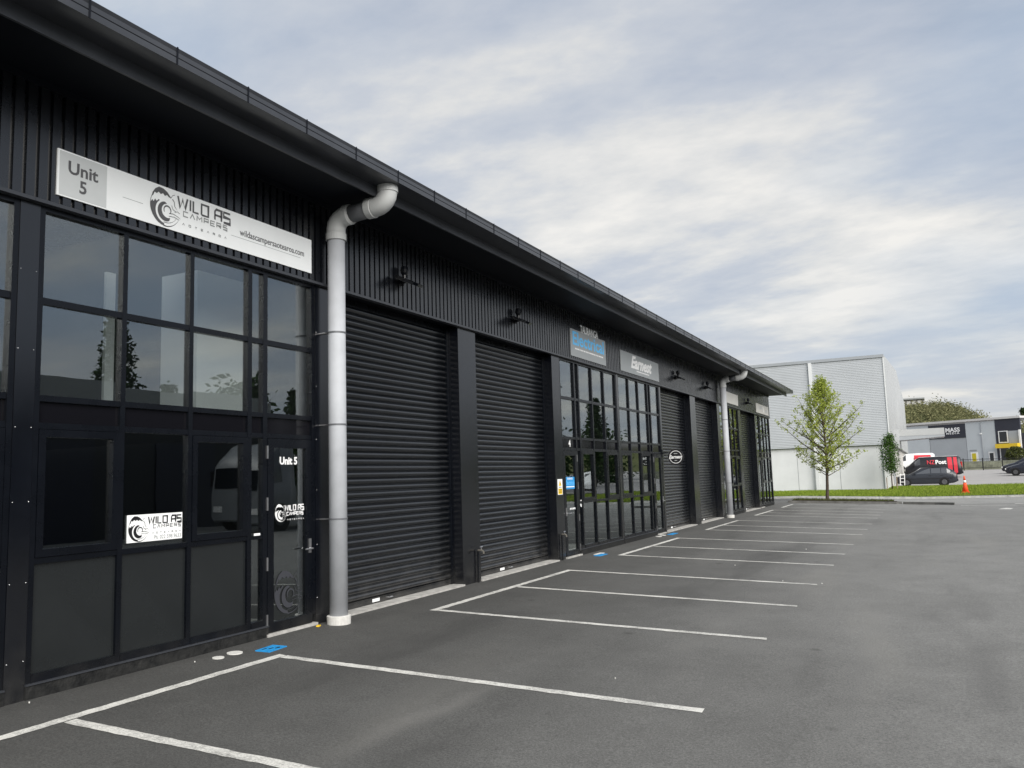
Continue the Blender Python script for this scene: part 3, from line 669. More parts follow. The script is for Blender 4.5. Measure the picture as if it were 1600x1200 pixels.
# downpipes with two bends into the gutter
def downpipe(yc, label):
    x0, r = 0.20, 0.105
    dp = MB().tube([(x0, yc, 0.02), (x0, yc, 4.60)], r, 24).build('downpipe', 'pipe_grey', bld, smooth=True); tag(dp, label)
    MB().lathe([(0.135, 0), (0.138, 0.095), (0.128, 0.10), (0.106, 0.10)], (x0, yc, gh(x0)-0.004), 28).build('base_collar', 'concrete_white', dp)
    def bend(c, pts, nm): MB().tube(pts, r+0.010, 24).build(nm, 'pipe_light', dp, smooth=True)
    zb = 4.80
    e1 = [(x0, yc, 4.52), (x0, yc, 4.66)] + [(x0 + .16*(1-math.cos(t)), yc, 4.66 + .15*math.sin(t)) for t in [R(a) for a in (18, 36, 54, 72, 86)]] + [(x0+.24, yc, zb+.022)]
    bend(0, e1, 'elbow')
    MB().lathe([(r+.010, 0), (r+.019, .004), (r+.019, .085), (r+.010, .09)], (x0, yc, 4.52), 24).build('socket_ring', 'pipe_light', dp, smooth=False)
    MB().lathe([(r+.010, 0), (r+.019, .004), (r+.019, .075), (r+.010, .08)], (.345, yc, zb+.018), 24, 'x').build('socket_ring', 'pipe_light', dp)
    MB().lathe([(r+.010, 0), (r+.019, .004), (r+.019, .085), (r+.010, .09)], (.68, yc, zb+.042), 24, 'x').build('socket_ring', 'pipe_light', dp)
    MB().lathe([(r+.010, 0), (r+.019, .004), (r+.019, .075), (r+.010, .08)], (.962, yc, 4.985), 24).build('socket_ring', 'pipe_light', dp)
    MB().tube([(x0+.20, yc, zb+.016), (0.76, yc, zb+.042)], r, 24).build('offset_pipe', 'pipe_dark', dp, smooth=True)
    z2 = zb + .045
    e2 = [(0.68, yc, z2-.005), (0.79, yc, z2)] + [(0.79 + .17*math.sin(t), yc, z2 + .15*(1-math.cos(t))) for t in [R(a) for a in (18, 36, 54, 72, 88)]] + [(0.962, yc, 5.062)]
    bend(0, e2, 'elbow')
    for z in (1.18, 2.28, 3.38):
        MB().lathe([(r+.001, 0), (r+.006, 0), (r+.006, .018), (r+.001, .018)], (x0, yc, z), 24).build('clamp', 'pipe_dark', dp)
        B(0.0, x0-r, yc-.09, yc-.02, z+.003, z+.015).build('clamp_bracket', 'steel', dp)
downpipe(7.86, 'thick pale grey downpipe with two bends beside the unit 5 door')
downpipe(29.30, 'thick pale grey downpipe beyond the fourth roller door')

# ------------------------------------------------------------------ signs
sg = thing('shop_sign', (0.05, 5.96, 4.08), 'long white sign reading Unit 5 with a wave emblem above the shopfront', 'sign')
B(0.044, 0.058, 4.345, 7.575, 4.08, 4.485).build('board', 'sign_white', sg)
B(0.0582, 0.0592, 4.362, 4.815, 4.092, 4.473).build('grey_panel', 'sign_grey', sg)
lettering('Unit', FXo(0.0595, 4.585, 4.345), 0.155, 'ink_grey', sg, bold=0.0035, width=0.285); lettering('5', FXo(0.0595, 4.585, 4.20), 0.155, 'ink_grey', sg, bold=0.0035)
fr = FX(0.0585)
wave_logo(5.275, 4.105, 0.36, fr, 'ink_grey', sg)
stroke_text('WILD AS', 5.60, 4.33, 0.11, 0.68, fr, 0.021, 'ink_grey', sg); stroke_text('CVMPERS', 5.67, 4.255, 0.048, 0.57, fr, 0.011, 'ink_mid', sg, gap=.5)
stroke_text('VOTEVROV', 5.66, 4.165, 0.018, 0.57, fr, 0.006, 'ink_mid', sg, gap=2.2)
B(0.0585, 0.0592, 4.98, 5.20, 4.243, 4.247).build('rule_line', 'ink_mid', sg); B(0.0585, 0.0592, 6.30, 7.38, 4.222, 4.226).build('rule_line', 'ink_mid', sg)
lettering('wildascampersaotearoa.com', FXo(0.0587, 6.93, 4.285), 0.100, 'ink_grey', sg, bold=0.001, width=1.02)

sg = thing('shop_sign', (0.05, 16.67, 4.05), 'grey sign reading Electrical in blue above the unit 4 glazing', 'sign')
B(0.044, 0.058, 15.63, 17.71, 4.06, 4.63).build('board', 'sign_dull', sg)
lettering('TAURANGA', FXo(0.06, 16.72, 4.685), 0.22, 'sign_white', sg, bold=0.006, width=1.06)
lettering('Electrical', FXo(0.06, 16.67, 4.43), 0.40, 'ink_blue', sg, bold=0.008, width=1.85)
mb = MB(); yy = 15.86
while yy < 17.5:
    w = random.uniform(.04, .09); mb.box(0.0585, 0.0598, yy, yy+w, 4.215, 4.245); yy += w + random.choice((.012, .012, .03))
mb.build('small_print', 'ink_white', sg)

sg = thing('shop_sign', (0.05, 20.33, 4.06), 'grey sign with white handwritten style Earnest lettering', 'sign')
B(0.044, 0.058, 18.75, 21.91, 4.07, 4.57).build('board', 'sign_dull', sg)
lettering('Earnest', FXo(0.0585, 20.40, 4.355), 0.42, 'ink_white', sg, bold=0.016, width=1.75, shear=0.35)
mb = MB(); yy = 19.95
while yy < 21.0:
    w = random.uniform(.04, .09); mb.box(0.0585, 0.0598, yy, yy+w, 4.150, 4.178); yy += w + .014
mb.build('small_print', 'ink_white', sg)
sg = thing('shop_sign', (0.05, 31.4, 4.08), 'plain cream sign panel half hidden behind the far downpipe', 'sign')
B(0.044, 0.058, 30.0, 32.58, 4.09, 4.50).build('board', 'sign_cream', sg)
sg = thing('shop_sign', (0.05, 37.95, 4.08), 'pale sign with faint grey marks at the far corner of the black building', 'sign')
B(0.044, 0.058, 36.42, 39.5, 4.07, 4.47).build('board', 'sign_cream', sg)
fr = FX(0.0585)
mb = MB(); ribbon(mb, [(37.2, 4.30), (37.75, 4.34)], .13, fr); mb.build('emblem', 'ink_faint', sg, fix=False)
mb = MB(); ribbon(mb, [(38.6, 4.22), (39.1, 4.24)], .13, fr); mb.build('emblem', 'ink_faint', sg, fix=False)
mb = MB(); ribbon(mb, [(38.1, 4.40), (38.25, 4.16)], .12, fr); mb.build('emblem', 'sticker_white', sg, fix=False)
# round projecting sign on an arm
sg = thing('projecting_sign', (0.0, 22.08, 2.02), 'round black hanging sign with a white ring on an arm from the facade', 'sign')
MB().tube([(0.0, 22.08, 2.14), (0.16, 22.08, 2.14)], .018, 8).build('arm', 'black_frame', sg)
B(0.0, 0.012, 22.03, 22.13, 2.04, 2.24).build('wall_plate', 'black_frame', sg)
DC = (0.365, 22.06, 2.02)
MB().lathe([(0.215, 0), (0.215, 0.04)], DC, 36, 'y').build('disc', 'ink_black', sg)
fr = ((DC[0], DC[1]-.0005, DC[2]), (1, 0, 0), (0, 0, 1), (0, -1, 0))
mb = MB(); ribbon(mb, arc(0, 0, .165, .165, 0, 360, 40), .014, fr); mb.build('ring', 'ink_white', sg, fix=False)
fr2 = ((DC[0], DC[1]-.003, DC[2]), (1, 0, 0), (0, 0, 1), (0, -1, 0))
mb = MB(); flatpoly(mb, [(-.195, -.045), (.195, -.045), (.195, .05), (-.195, .05)], fr2, 0.001); mb.build('band', 'ink_black', sg, fix=False)
lettering('Earnest', fr2, 0.125, 'ink_white', sg, bold=0.004, width=.37, shear=0.3)
mb = MB(); flatpoly(mb, [(-.05, .085), (.05, .085), (.05, .10), (-.05, .10)], fr2); flatpoly(mb, [(-.035, -.10), (.035, -.10), (.035, -.085), (-.035, -.085)], fr2); mb.build('small_print', 'ink_faint', sg, fix=False)
# warning plate on the pillar
sg = thing('warning_sign', (0.0, 14.92, 1.25), 'white and yellow hazard plate on the pillar beside the unit 4 door', 'sign')
B(0.001, 0.004, 14.81, 15.04, 1.245, 1.545).build('plate', 'sticker_white', sg)
fr = FX(0.0042)
mb = MB(); flatpoly(mb, [(14.83, 1.255), (15.02, 1.255), (15.02, 1.365), (14.83, 1.365)], fr, .001); flatpoly(mb, [(14.855, 1.415), (14.995, 1.415), (14.925, 1.53)], fr, .001); mb.build('yellow_field', 'sticker_yellow', sg, fix=False)
mb = MB(); ribbon(mb, [(14.935, 1.50), (14.915, 1.465), (14.935, 1.46), (14.92, 1.425)], .014, fr, .002); ribbon(mb, [(14.86, 1.39), (14.99, 1.39)], .012, fr, .002)
for zz in (1.34, 1.315, 1.29): ribbon(mb, [(14.85, zz), (15.0, zz)], .010, fr, .002)
mb.build('symbol', 'ink_black', sg, fix=False)

# floodlights: plate, sensor dome and two tilted heads
def floodlight(yc, zc_, label):
    f = thing('floodlight', (0.04, yc, zc_), label, 'floodlight')
    B(0.041, 0.075, yc-.055, yc+.055, zc_-.05, zc_+.07).build('back_plate', 'black_frame', f)
    MB().tube([(0.075, yc, zc_), (0.16, yc, zc_)], .035, 10).build('bracket_arm', 'black_frame', f)
    MB().lathe([(.01, .21), (.045, .195), (.058, .15), (.05, .105), (.03, .075), (.03, .03)], (0.13, yc-.01, zc_), 12).build('sensor', 'black_frame', f)
    for s in (-1, 1):
        me = MB(); c = Vector((0.20, yc + s*.125, zc_-.02)); rot = Matrix.Rotation(R(28), 3, 'Y') @ Matrix.Rotation(R(10*s), 3, 'Z')
        def hb(x0, x1, y0, y1, z0, z1, m, nm, par):
            q = MB().box(x0, x1, y0, y1, z0, z1); q.v = [tuple(c + rot @ Vector(v)) for v in q.v]; return q.build(nm, m, par)
        h = hb(-.10, .10, -.085, .085, -.018, .018, 'black_frame', 'lamp_head', f)
        hb(-.085, .085, -.07, .07, -.022, -.0185, 'lens', 'lens', h)
        MB().tube([(0.15, yc + s*.02, zc_-.01), tuple(c)], .016, 8).build('knuckle', 'black_frame', f)
for (y, z), lb in zip(((9.45, 4.36), (13.05, 4.38), (23.65, 4.35), (27.3, 4.36), (34.3, 4.31)), (
        'black twin floodlight on the cladding above the roller door beside the near downpipe', 'black twin floodlight above the roller door next to the unit 4 glazing',
        'black twin floodlight above the roller door behind the round hanging sign', 'black twin floodlight just before the far downpipe', 'black twin floodlight between the two pale far signs')):
    floodlight(y, z, lb)
# hose taps at the foot of two pillars
for yc, lb in ((11.52, 'small hose tap on a riser pipe on the broad pillar between two roller doors'), (14.86, 'small hose tap on a riser pipe under the hazard plate pillar')):
    t = thing('hose_tap', (0.03, yc, 0), lb, 'tap')
    MB().tube([(0.03, yc, -0.01), (0.03, yc, .50)], .014, 8).build('riser_pipe', 'black_frame', t)
    MB().tube([(0.03, yc, .49), (0.10, yc, .49), (0.125, yc, .475), (0.13, yc, .44)], .017, 8).build('spout', 'brass', t)
    MB().tube([(0.09, yc, .50), (0.09, yc, .545)], .008, 6).tube([(0.09, yc-.035, .545), (0.09, yc+.035, .545)], .010, 6).build('handle', 'steel', t)
# covers set in the asphalt
def ground_slab(name, pts, m, label, cat, zt=0.008):
    mb = MB(); n = len(pts); mb.add([(x, y, gh(x)+zt) for x, y in pts] + [(x, y, gh(x)-.05) for x, y in pts], [tuple(range(n)), tuple(range(n, 2*n))[::-1]] + [(i, (i+1) % n, n+(i+1) % n, n+i) for i in range(n)])
    return tag(mb.build(name, m), label, cat)
def rectp(x, y, hx, hy, a=0): 
    c, s = math.cos(R(a)), math.sin(R(a)); return [(x + u*c - v*s, y + u*s + v*c) for u, v in ((-hx, -hy), (hx, -hy), (hx, hy), (-hx, hy))]
def circ(x, y, r): return [(x + r*math.cos(R(a)), y + r*math.sin(R(a))) for a in range(0, 360, 15)]
c = ground_slab('valve_cover', rectp(.44, 6.49, .085, .14, 6), 'cover_blue', 'blue rectangular water cover by the painted bay corner near the unit 5 door', 'cover')
mb = MB()
for k_ in range(3): mb.box(.40+k_*.04, .415+k_*.04, 6.40+k_*.05, 6.46+k_*.05, -.01, -.0025)
mb.build('key_slot', 'ink_black', c)
ground_slab('inspection_cap', circ(.255, 6.19, .075), 'cover_white', 'white round inspection cap next to the blue cover by unit 5', 'cover')
ground_slab('inspection_cap', circ(.265, 5.97, .055), 'cover_white', 'smaller white round inspection cap by the unit 5 plinth', 'cover')
ground_slab('valve_cover', rectp(.36, 16.05, .07, .22), 'cover_blue', 'narrow blue cover in front of the unit 4 glazing', 'cover')
ground_slab('inspection_cap', rectp(.25, 16.25, .05, .20), 'cover_white', 'white cover strip against the blue one in front of unit 4', 'cover')
ground_slab('valve_cover', rectp(.26, 21.75, .07, .28), 'cover_blue', 'blue cover below the round hanging sign', 'cover')
ground_slab('inspection_cap', circ(.13, 21.25, .09), 'cover_white', 'white round cap beside the blue cover below the hanging sign', 'cover')
ground_slab('inspection_cap', circ(.16, 20.8, .08), 'cover_white', 'small white cap further from the hanging sign along the plinth', 'cover')
ground_slab('fallen_chip', rectp(.10, 7.62, .018, .03, 20), 'sticker_yellow', 'tiny yellow scrap on the ground at the unit 5 door corner', 'litter', .012)
for i in range(7):
    x, y = random.uniform(.05, 6.5), random.uniform(4.6, 20)
    if i < 2: x, y = random.uniform(.04, .3), random.uniform(4.2, 7)
    r = random.uniform(.004, .007) * (1 + y/25)
    ground_slab('pebble', [(x + r*random.uniform(.7, 1.3)*math.cos(R(a)), y + r*random.uniform(.7, 1.3)*math.sin(R(a))) for a in range(0, 360, 60)], 'cover_white', 'tiny pale stone chip lying loose on the asphalt', 'stone', .01)['group'] = 'loose chips on the asphalt'

# ------------------------------------------------------------------ white warehouse across the road
wb = thing('white_warehouse', (-3, 58, 0), 'tall pale grey ribbed metal warehouse on a white panel base across the road', 'building')
zz = rng(2.97, 8.55, 51*4); mb = MB(); k = len(zz)
def rx(i): return (0.0, 0.0, 0.014, 0.0)[i % 4]
XL, XR = -18.0, 4.46
for xa, xb in ((XL, -0.14), (0.06, XR-0.06)):
    mb = MB(); mb.v = [(xa, 57.80+rx(i), z) for i, z in enumerate(zz)] + [(xb, 57.80+rx(i), z) for i, z in enumerate(zz)]
    mb.f = [(i, k+i, k+i+1, i+1) for i in range(k-1)]; mb.build('ribbed_sheet', 'white_cladding', wb, fix=False)
dp = B(-0.138, 0.058, 57.70, 57.83, 0.1, 8.55).build('downpipe', 'white_panel', wb)
B(XL, XR-.003, 57.835, 57.95, 2.97, 8.55).build('wall_core', 'joint_grey', wb)
B(XL, XR+.02, 57.74, 57.96, 8.551, 8.74).build('parapet_flashing', 'mid_grey_metal', wb)
B(XR-.06, XR+.012, 57.76, 57.84, 2.97, 8.55).build('corner_flashing', 'white_panel', wb)
xe = [-18, -9.5, -6.4, -3.85, -1.26, 1.35, 4.22]
for a, b in zip(xe[:-1], xe[1:]): B(a+.015, b-.015, 57.98, 58.1, -.1, 2.965).build('wall_panel', 'white_panel', wb)
B(-18, 4.2, 58.0, 58.15, -.1, 2.96).build('panel_backing', 'joint_grey', wb)
B(3.98, 4.30, 57.86, 57.978, -.1, 2.96).build('corner_post', 'white_panel', wb)
B(XL, XR-.01, 57.82, 58.1, 2.966, 2.969).build('drip_edge', 'joint_grey', wb)
side = [(57.85, 3.1), (57.85, 8.72), (88, 10.76), (118, 9.5), (118, 3.1)]
yb = rng(57.85, 118, 20)
def zr(y): return 8.72 + (y-57.85)*(10.76-8.72)/30.15 if y < 88 else 10.76 - (y-88)*0.042
for a, b in zip(yb[:-1], yb[1:]):
    MB().prism([(a+.012, 3.1), (b, 3.1), (b, zr(b)), (a+.012, zr(a))], 'x', XR-.10, XR+.004).build('side_sheet', 'white_side', wb)
MB().prism([(58, 3.05), (118, 3.05), (118, 9.4), (88, 10.6), (58, 8.6)], 'x', XR-.3, XR-.105).build('wall_core', 'joint_grey', wb)
MB().prism([(58.16, 0), (117.9, 0.5), (117.9, 3.04), (58.16, 3.04)], 'x', 4.05, 4.2).build('block_wall', 'block_wall', wb)
MB().prism([(57.97, 8.5), (88, 10.55), (118, 9.3), (118, 9.4), (88, 10.7), (57.97, 8.62)], 'x', XL, XR-.11).build('roof', 'roof_pale', wb)
cn = B(XR+.005, 8.0, 80, 84, 4.15, 4.72).build('canopy', 'white_side', wb)
MB().prism([(XR+.005, 4.149), (8.0, 4.149), (8.0, 3.98), (XR+.3, 3.80), (XR+.005, 3.8)], 'y', 80.02, 83.98).build('underside', 'mid_grey_metal', cn)
B(4.2, 4.28, 66, 69, .3, 2.5).build('side_door', 'joint_grey', wb)

# ------------------------------------------------------------------ trees
def leafquads(mb, c, n, spread, size):
    for _ in range(n):
        p = Vector(c) + Vector((random.gauss(0, spread), random.gauss(0, spread), random.gauss(0, spread)))
        a = Vector((random.uniform(-1, 1), random.uniform(-1, 1), random.uniform(-.6, .6))).normalized()
        b = a.cross(Vector((random.uniform(-1, 1), random.uniform(-1, 1), random.uniform(-1, 1)))).normalized()
        s = size*random.uniform(.6, 1.3); mb.add([p - a*s, p + b*s*.45, p + a*s, p - b*s*.45], [(0, 1, 2, 3)])
def young_tree(base, label):
    x, y, z = base; t = thing('street_tree', base, label, 'tree'); H = 6.15
    def tr(f): return Vector((x + .06*math.sin(f*5) + .10*f, y + .05*math.sin(f*4), z + H*f))
    MB().tube([tr(f) for f in (-.02, .02, .1, .25, .4, .55, .7, .85, .97)], [.12, .085, .07, .062, .052, .042, .03, .018, .006], 8).build('trunk', 'bark', t, smooth=True)
    br = MB(); lf = MB(); ga = 2.39996; nb = 74
    for i in range(nb):
        f = .17 + .78*(i/nb)**1.12; az = i*ga + random.uniform(-.4, .4)
        # outline: broad low crown tapering to a leader
        g_ = (f-.17)/.78
        reach = 1.5 + 1.2*g_/.22 if g_ < .22 else 2.7*((1-g_)/.78)**1.0 + .20
        ln = reach*random.uniform(.62, 1.08); el = R(random.uniform(14, 34) + 34*g_)
        d = Vector((math.cos(az)*math.cos(el), math.sin(az)*math.cos(el), math.sin(el)))
        p0 = tr(.19 + (f-.17)*.92); pts = [p0]; cur = p0.copy(); dd = d.copy(); n_ = 6
        for s in range(n_):
            dd = (dd + Vector((random.uniform(-.10, .10), random.uniform(-.10, .10), .05))).normalized(); cur = cur + dd*ln/n_; pts.append(cur.copy())
        r_ = .006 + .012*ln; br.tube(pts, [r_*(1-.85*k/n_) for k in range(n_+1)], 4, caps=False)
        for k_ in range(2, n_+1):
            leafquads(lf, pts[k_], 4 if g_ < .7 else 2, .06, .055)
            for _ in range(2):
                a2 = Vector((random.uniform(-1, 1), random.uniform(-1, 1), random.uniform(-.1, .9))).normalized(); q = pts[k_] + (a2 + Vector((0, 0, .35)))*random.uniform(.12, .30)
                br.tube([pts[k_], (pts[k_]+q)/2 + Vector((0, 0, .02)), q], [.005, .004, .002], 3, caps=False)
                leafquads(lf, q, 9, .055, .058); leafquads(lf, (pts[k_]+q)/2, 2, .04, .05)
    for f in (.86, .9, .94, .98): leafquads(lf, tr(f), 10, .06, .055)
    br.build('branch', 'bark', t, fix=False); lf.build('crown', 'leaf_spring', t, fix=False)
young_tree((1.99, 42.9, gh(2)+.09), 'young street tree with sparse lime green spring leaves in the mulch strip')
def leafy_tree(name, base, H, rad, z0, m, label, n=900, size=.10, trunk=.05, group=None, lobes=14, flat=1.0):
    x, y, z = base; t = thing(name, base, label, 'tree', group); rs = random.Random(hash(label) % 1000 if False else int(x*7+y*3+H*11))
    MB().tube([(x, y, z-.1), (x+.02*H*.2, y, z+H*.35), (x, y, z+H*.9)], [trunk*1.3, trunk, trunk*.3], 7).build('trunk', 'bark', t, smooth=True)
    lf = MB(); br = MB()
    for i in range(lobes):
        f = (i+.5)/lobes; rr = rad*math.sin(math.pi*(.12+.80*f))**.7; az = i*2.4
        c = Vector((x + rr*.62*math.cos(az), y + rr*.62*math.sin(az)*flat, z + z0 + (H-z0)*f))
        br.tube([(x, y, z + z0 + (H-z0)*f*.75), tuple(c)], [trunk*.35, trunk*.1], 4, caps=False)
        leafquads(lf, c, n//lobes, rr*.30+.05, size)
    br.build('branch', 'bark', t, fix=False); lf.build('crown', m, t, fix=False); return t
ts = leafy_tree('street_tree', (4.42, 56.3, vz(4.42, 56.3)), 3.3, .42, 1.1, 'leaf_green', 'small narrow dark green tree at the corner of the white warehouse', 3400, .06, .03, lobes=22)
for dx in (-.28, .28): MB().tube([(4.42+dx, 56.3, vz(4.42, 56.3)-.1), (4.42+dx, 56.3, vz(4.42, 56.3)+.75)], .025, 6).build('stake', 'timber', ts)

def conifer(base, H, rad, label, group=None):
    x, y, z = base; t = thing('conifer_tree', base, label, 'tree', group); rs = random.Random(int(x*13+H*7))
    MB().tube([(x, y, z-.1), (x, y, z+H*.98)], [H*.02, H*.003], 7).build('trunk', 'bark', t)
    lf = MB()
    for i in range(int(H*3.2)):
        f = .12 + .88*i/(H*3.2); n_ = 7
        for k_ in range(n_):
            az = k_*2*math.pi/n_ + i*1.1 + rs.uniform(-.3, .3); ln = rad*(1-f)**.85*rs.uniform(.55, 1.1) + .15
            p0 = Vector((x, y, z+H*f)); d = Vector((math.cos(az), math.sin(az), .05))
            for s in range(4): leafquads(lf, p0 + d*ln*(s+1)/4 - Vector((0, 0, .12*ln*(s/4))), 4, .10+.05*ln, .20)
    lf.build('crown', 'leaf_dark', t, fix=False)

# ------------------------------------------------------------------ vehicles (front towards -x locally)
def vehicle(name, loc, rotz, label, st, L_, m, roofm, gl, wheels, wr, extra=None):
    t = thing(name, loc, label, 'van' if 'van' in name else 'truck' if 'truck' in name else 'car'); ORG[t.name] = (0, 0, 0); t.rotation_euler = (0, 0, rotz)
    def sec(s):
        x, zb, zm, zt, wb_, wt = s
        return [(x, -wb_*.93, zb), (x, -wb_, zb+.14), (x, -wb_*1.0, zm-.06), (x, -wb_*.97, zm), (x, -wt, zt-.05), (x, -wt*.86, zt), (x, 0, zt+.025), (x, wt*.86, zt), (x, wt, zt-.05), (x, wb_*.97, zm), (x, wb_*1.0, zm-.06), (x, wb_, zb+.14), (x, wb_*.93, zb)]
    S = [sec(s) for s in st]; n = len(S[0]); mb = MB()
    for q in S: mb.v += q
    for i in range(len(S)-1):
        for j in range(n-1): mb.f.append((i*n+j, i*n+j+1, (i+1)*n+j+1, (i+1)*n+j))
        mb.f.append((i*n+n-1, i*n, (i+1)*n, (i+1)*n+n-1))
    mb.f += [tuple(range(n)), tuple(range((len(S)-1)*n, len(S)*n))]
    b = mb.build('body', m, t)
    for p in b.data.polygons: p.use_smooth = len(p.vertices) == 4
    def lerp(i, a): return [Vector(S[i][j])*(1-a) + Vector(S[i+1][j])*a for j in range(n)]
    for (ia, aa, ib, ab, nm) in gl:                       # side windows on both sides
        A, Bq = lerp(ia, aa), lerp(ib, ab)
        for lo, hi, sg_ in ((3, 4, -1), (9, 8, 1)):
            q = [A[lo]*.90+A[hi]*.10, Bq[lo]*.90+Bq[hi]*.10, Bq[lo]*.06+Bq[hi]*.94, A[lo]*.06+A[hi]*.94]
            MB().add([v + Vector((0, sg_*.012, .004)) for v in q] + [v + Vector((0, -sg_*.02, 0)) for v in q], [(0, 1, 2, 3), (4, 7, 6, 5), (0, 4, 5, 1), (1, 5, 6, 2), (2, 6, 7, 3), (3, 7, 4, 0)]).build('side_window', 'car_glass', t)
    for wx in wheels:
        for sg_ in (-1, 1):
            wy = sg_*(st[len(st)//2][4]-.09)
            w_ = MB().lathe([(wr*.55, -.10), (wr*.95, -.105), (wr, -.08), (wr, .08), (wr*.95, .105), (wr*.55, .10)], (wx, wy, wr), 20, 'y').build('wheel', 'tyre', t)
            MB().lathe([(wr*.60, -.112), (wr*.50, -.118), (wr*.2, -.11), (wr*.2, .11), (wr*.50, .118), (wr*.60, .112)], (wx, wy, wr), 14, 'y').build('rim', 'rim', w_)
            MB().lathe([(wr*1.14, -.02), (wr*1.14, .02)], (wx, sg_*(st[len(st)//2][4]-.012), wr+.02), 20, 'y').build('wheel_arch', 'ink_black', t)
    return t, S, lerp
def quadpart(t, pts, off, nm, m, th=.02):
    q = [Vector(p) for p in pts]; o = Vector(off)
    return MB().add([p + o for p in q] + [p - o.normalized()*th for p in q], [(0, 1, 2, 3), (4, 7, 6, 5), (0, 4, 5, 1), (1, 5, 6, 2), (2, 6, 7, 3), (3, 7, 4, 0)]).build(nm, m, t)
WAG = [(0, .38, .60, .64, .62, .52), (.10, .26, .68, .72, .76, .66), (.5, .2, .78, .83, .82, .72), (1.05, .18, .88, .95, .835, .73), (1.25, .18, .90, 1.03, .84, .70), (1.95, .17, .92, 1.40, .84, .61), (2.9, .17, .93, 1.43, .84, .61), (3.55, .18, .93, 1.40, .84, .62), (4.0, .22, .93, 1.20, .82, .66), (4.22, .30, .90, .97, .78, .68), (4.30, .38, .78, .84, .72, .60)]
zl = 0.12
t, S, lerp = vehicle('station_wagon', (4.10, 71.6, lz(72)), R(3), 'dark grey station wagon parked in front of the black post van', WAG, 4.3, 'car_grey', 'car_grey',
    [(4, .35, 5, .55, 'a'), (5, .62, 6, .42, 'b'), (6, .50, 7, .05, 'c'), (7, .12, 8, .55, 'd')], (.80, 3.38), .31)
A, Bq = S[4], S[5]
quadpart(t, [Vector(A[3])*.2+Vector(A[5])*.8 + Vector((.02, 0, 0)), Vector(A[9])*.2+Vector(A[7])*.8 + Vector((.02, 0, 0)), Vector(Bq[7]) + Vector((-.06, 0, -.03)), Vector(Bq[5]) + Vector((-.06, 0, -.03))], (-.015, 0, .02), 'windscreen', 'car_glass')
for s in (-1, 1):
    B(-.005, .14, min(s*.50, s*.70), max(s*.50, s*.70), .50, .60).build('headlight', 'lamp_clear', t); B(4.16, 4.27, min(s*.60, s*.74), max(s*.60, s*.74), .68, .92).build('tail_light', 'lamp_red', t)
    B(1.30, 1.45, min(s*.84, s*.98), max(s*.84, s*.98), .93, 1.05).build('wing_mirror', 'car_grey', t)
    for xx in (2.35, 3.15): B(xx, xx+.16, min(s*.836, s*.86), max(s*.836, s*.86), .80, .83).build('door_handle', 'ink_black', t)
    B(1.0, 3.95, min(s*.842, s*.852), max(s*.842, s*.852), .56, .60).build('rub_strip', 'ink_black', t); B(2.0, 3.6, min(s*.52, s*.55), max(s*.52, s*.55), 1.425, 1.47).build('roof_rail', 'ink_black', t)
B(-.03, .12, -.66, .66, .28, .44).build('bumper', 'car_grey', t); B(4.20, 4.34, -.68, .68, .34, .52).build('bumper', 'car_grey', t)
VAN = [(0, .40, .82, .88, .70, .60), (.12, .28, .98, 1.04, .86, .76), (.45, .22, 1.08, 1.22, .90, .80), (1.15, .22, 1.16, 1.86, .92, .72), (1.5, .22, 1.18, 1.96, .92, .74), (3.0, .22, 1.18, 1.99, .93, .76), (4.6, .24, 1.18, 1.97, .93, .77), (4.82, .30, 1.16, 1.86, .91, .78), (4.92, .42, 1.0, 1.10, .86, .80)]
def post_van(loc, rotz, label, bodym, stripe=True):
    t, S, lerp = vehicle('delivery_van', loc, rotz, label, VAN, 4.9, bodym, bodym, [(2, .55, 3, .70, 'a')], (.85, 3.75), .34)
    for s in (-1, 1):
        B(-.01, .16, min(s*.52, s*.76), max(s*.52, s*.76), .68, .86).build('headlight', 'lamp_clear', t); B(4.80, 4.93, min(s*.72, s*.88), max(s*.72, s*.88), .95, 1.45).build('tail_light', 'lamp_red', t)
        B(.70, .88, min(s*.93, s*1.12), max(s*.93, s*1.12), 1.12, 1.36).build('wing_mirror', 'ink_black', t)
    B(-.03, .14, -.78, .78, .30, .50).build('bumper', 'ink_black', t); B(4.80, 4.98, -.82, .82, .34, .52).build('bumper', 'ink_black', t)
    A, Bq = S[2], S[3]
    quadpart(t, [Vector(A[4]) + Vector((.05, .06, .03)), Vector(A[8]) + Vector((.05, -.06, .03)), Vector(Bq[7]) + Vector((-.05, 0, -.05)), Vector(Bq[5]) + Vector((-.05, 0, -.05))], (-.02, 0, .015), 'windscreen', 'car_glass')
    return t, S, lerp
t, S, lerp = post_van((4.45, 89.5, lz(90)), R(3), 'black delivery van with red bands and NZPost lettering on its side', 'van_black')
mb = MB()
def side_band(x0, x1, z0, z1, nm, m, y=-.945):
    zm = 1.15
    mbq = MB(); w0 = -.935
    mbq.add([(x0, w0-.012, z0), (x1, w0-.012, z0), (x1, w0-.012, zm), (x0, w0-.012, zm), (x1-.02, -.795, z1), (x0-.02, -.795, z1)], [(0, 1, 2, 3), (3, 2, 4, 5)]); return mbq.build(nm, m, t, fix=False)
side_band(3.72, 4.10, .42, 1.90, 'red_band', 'van_red'); side_band(4.22, 4.52, .42, 1.90, 'red_band', 'van_red')
MB().prism([(1.3, 1.96), (4.55, 2.0), (4.6, 2.03), (1.3, 1.99)], 'y', -.60, .60).build('roof_panel', 'van_white', t)
def tilt_frame(x, z): return ((x, -.955, z), (1, 0, 0), (0, .20, .98), (0, -1, 0))
lettering('NZ', tilt_frame(2.30, 1.45), .56, 'van_red', t, width=.66, bold=.004); lettering('Post', tilt_frame(3.15, 1.45), .54, 'ink_white', t, width=.92, bold=.018)
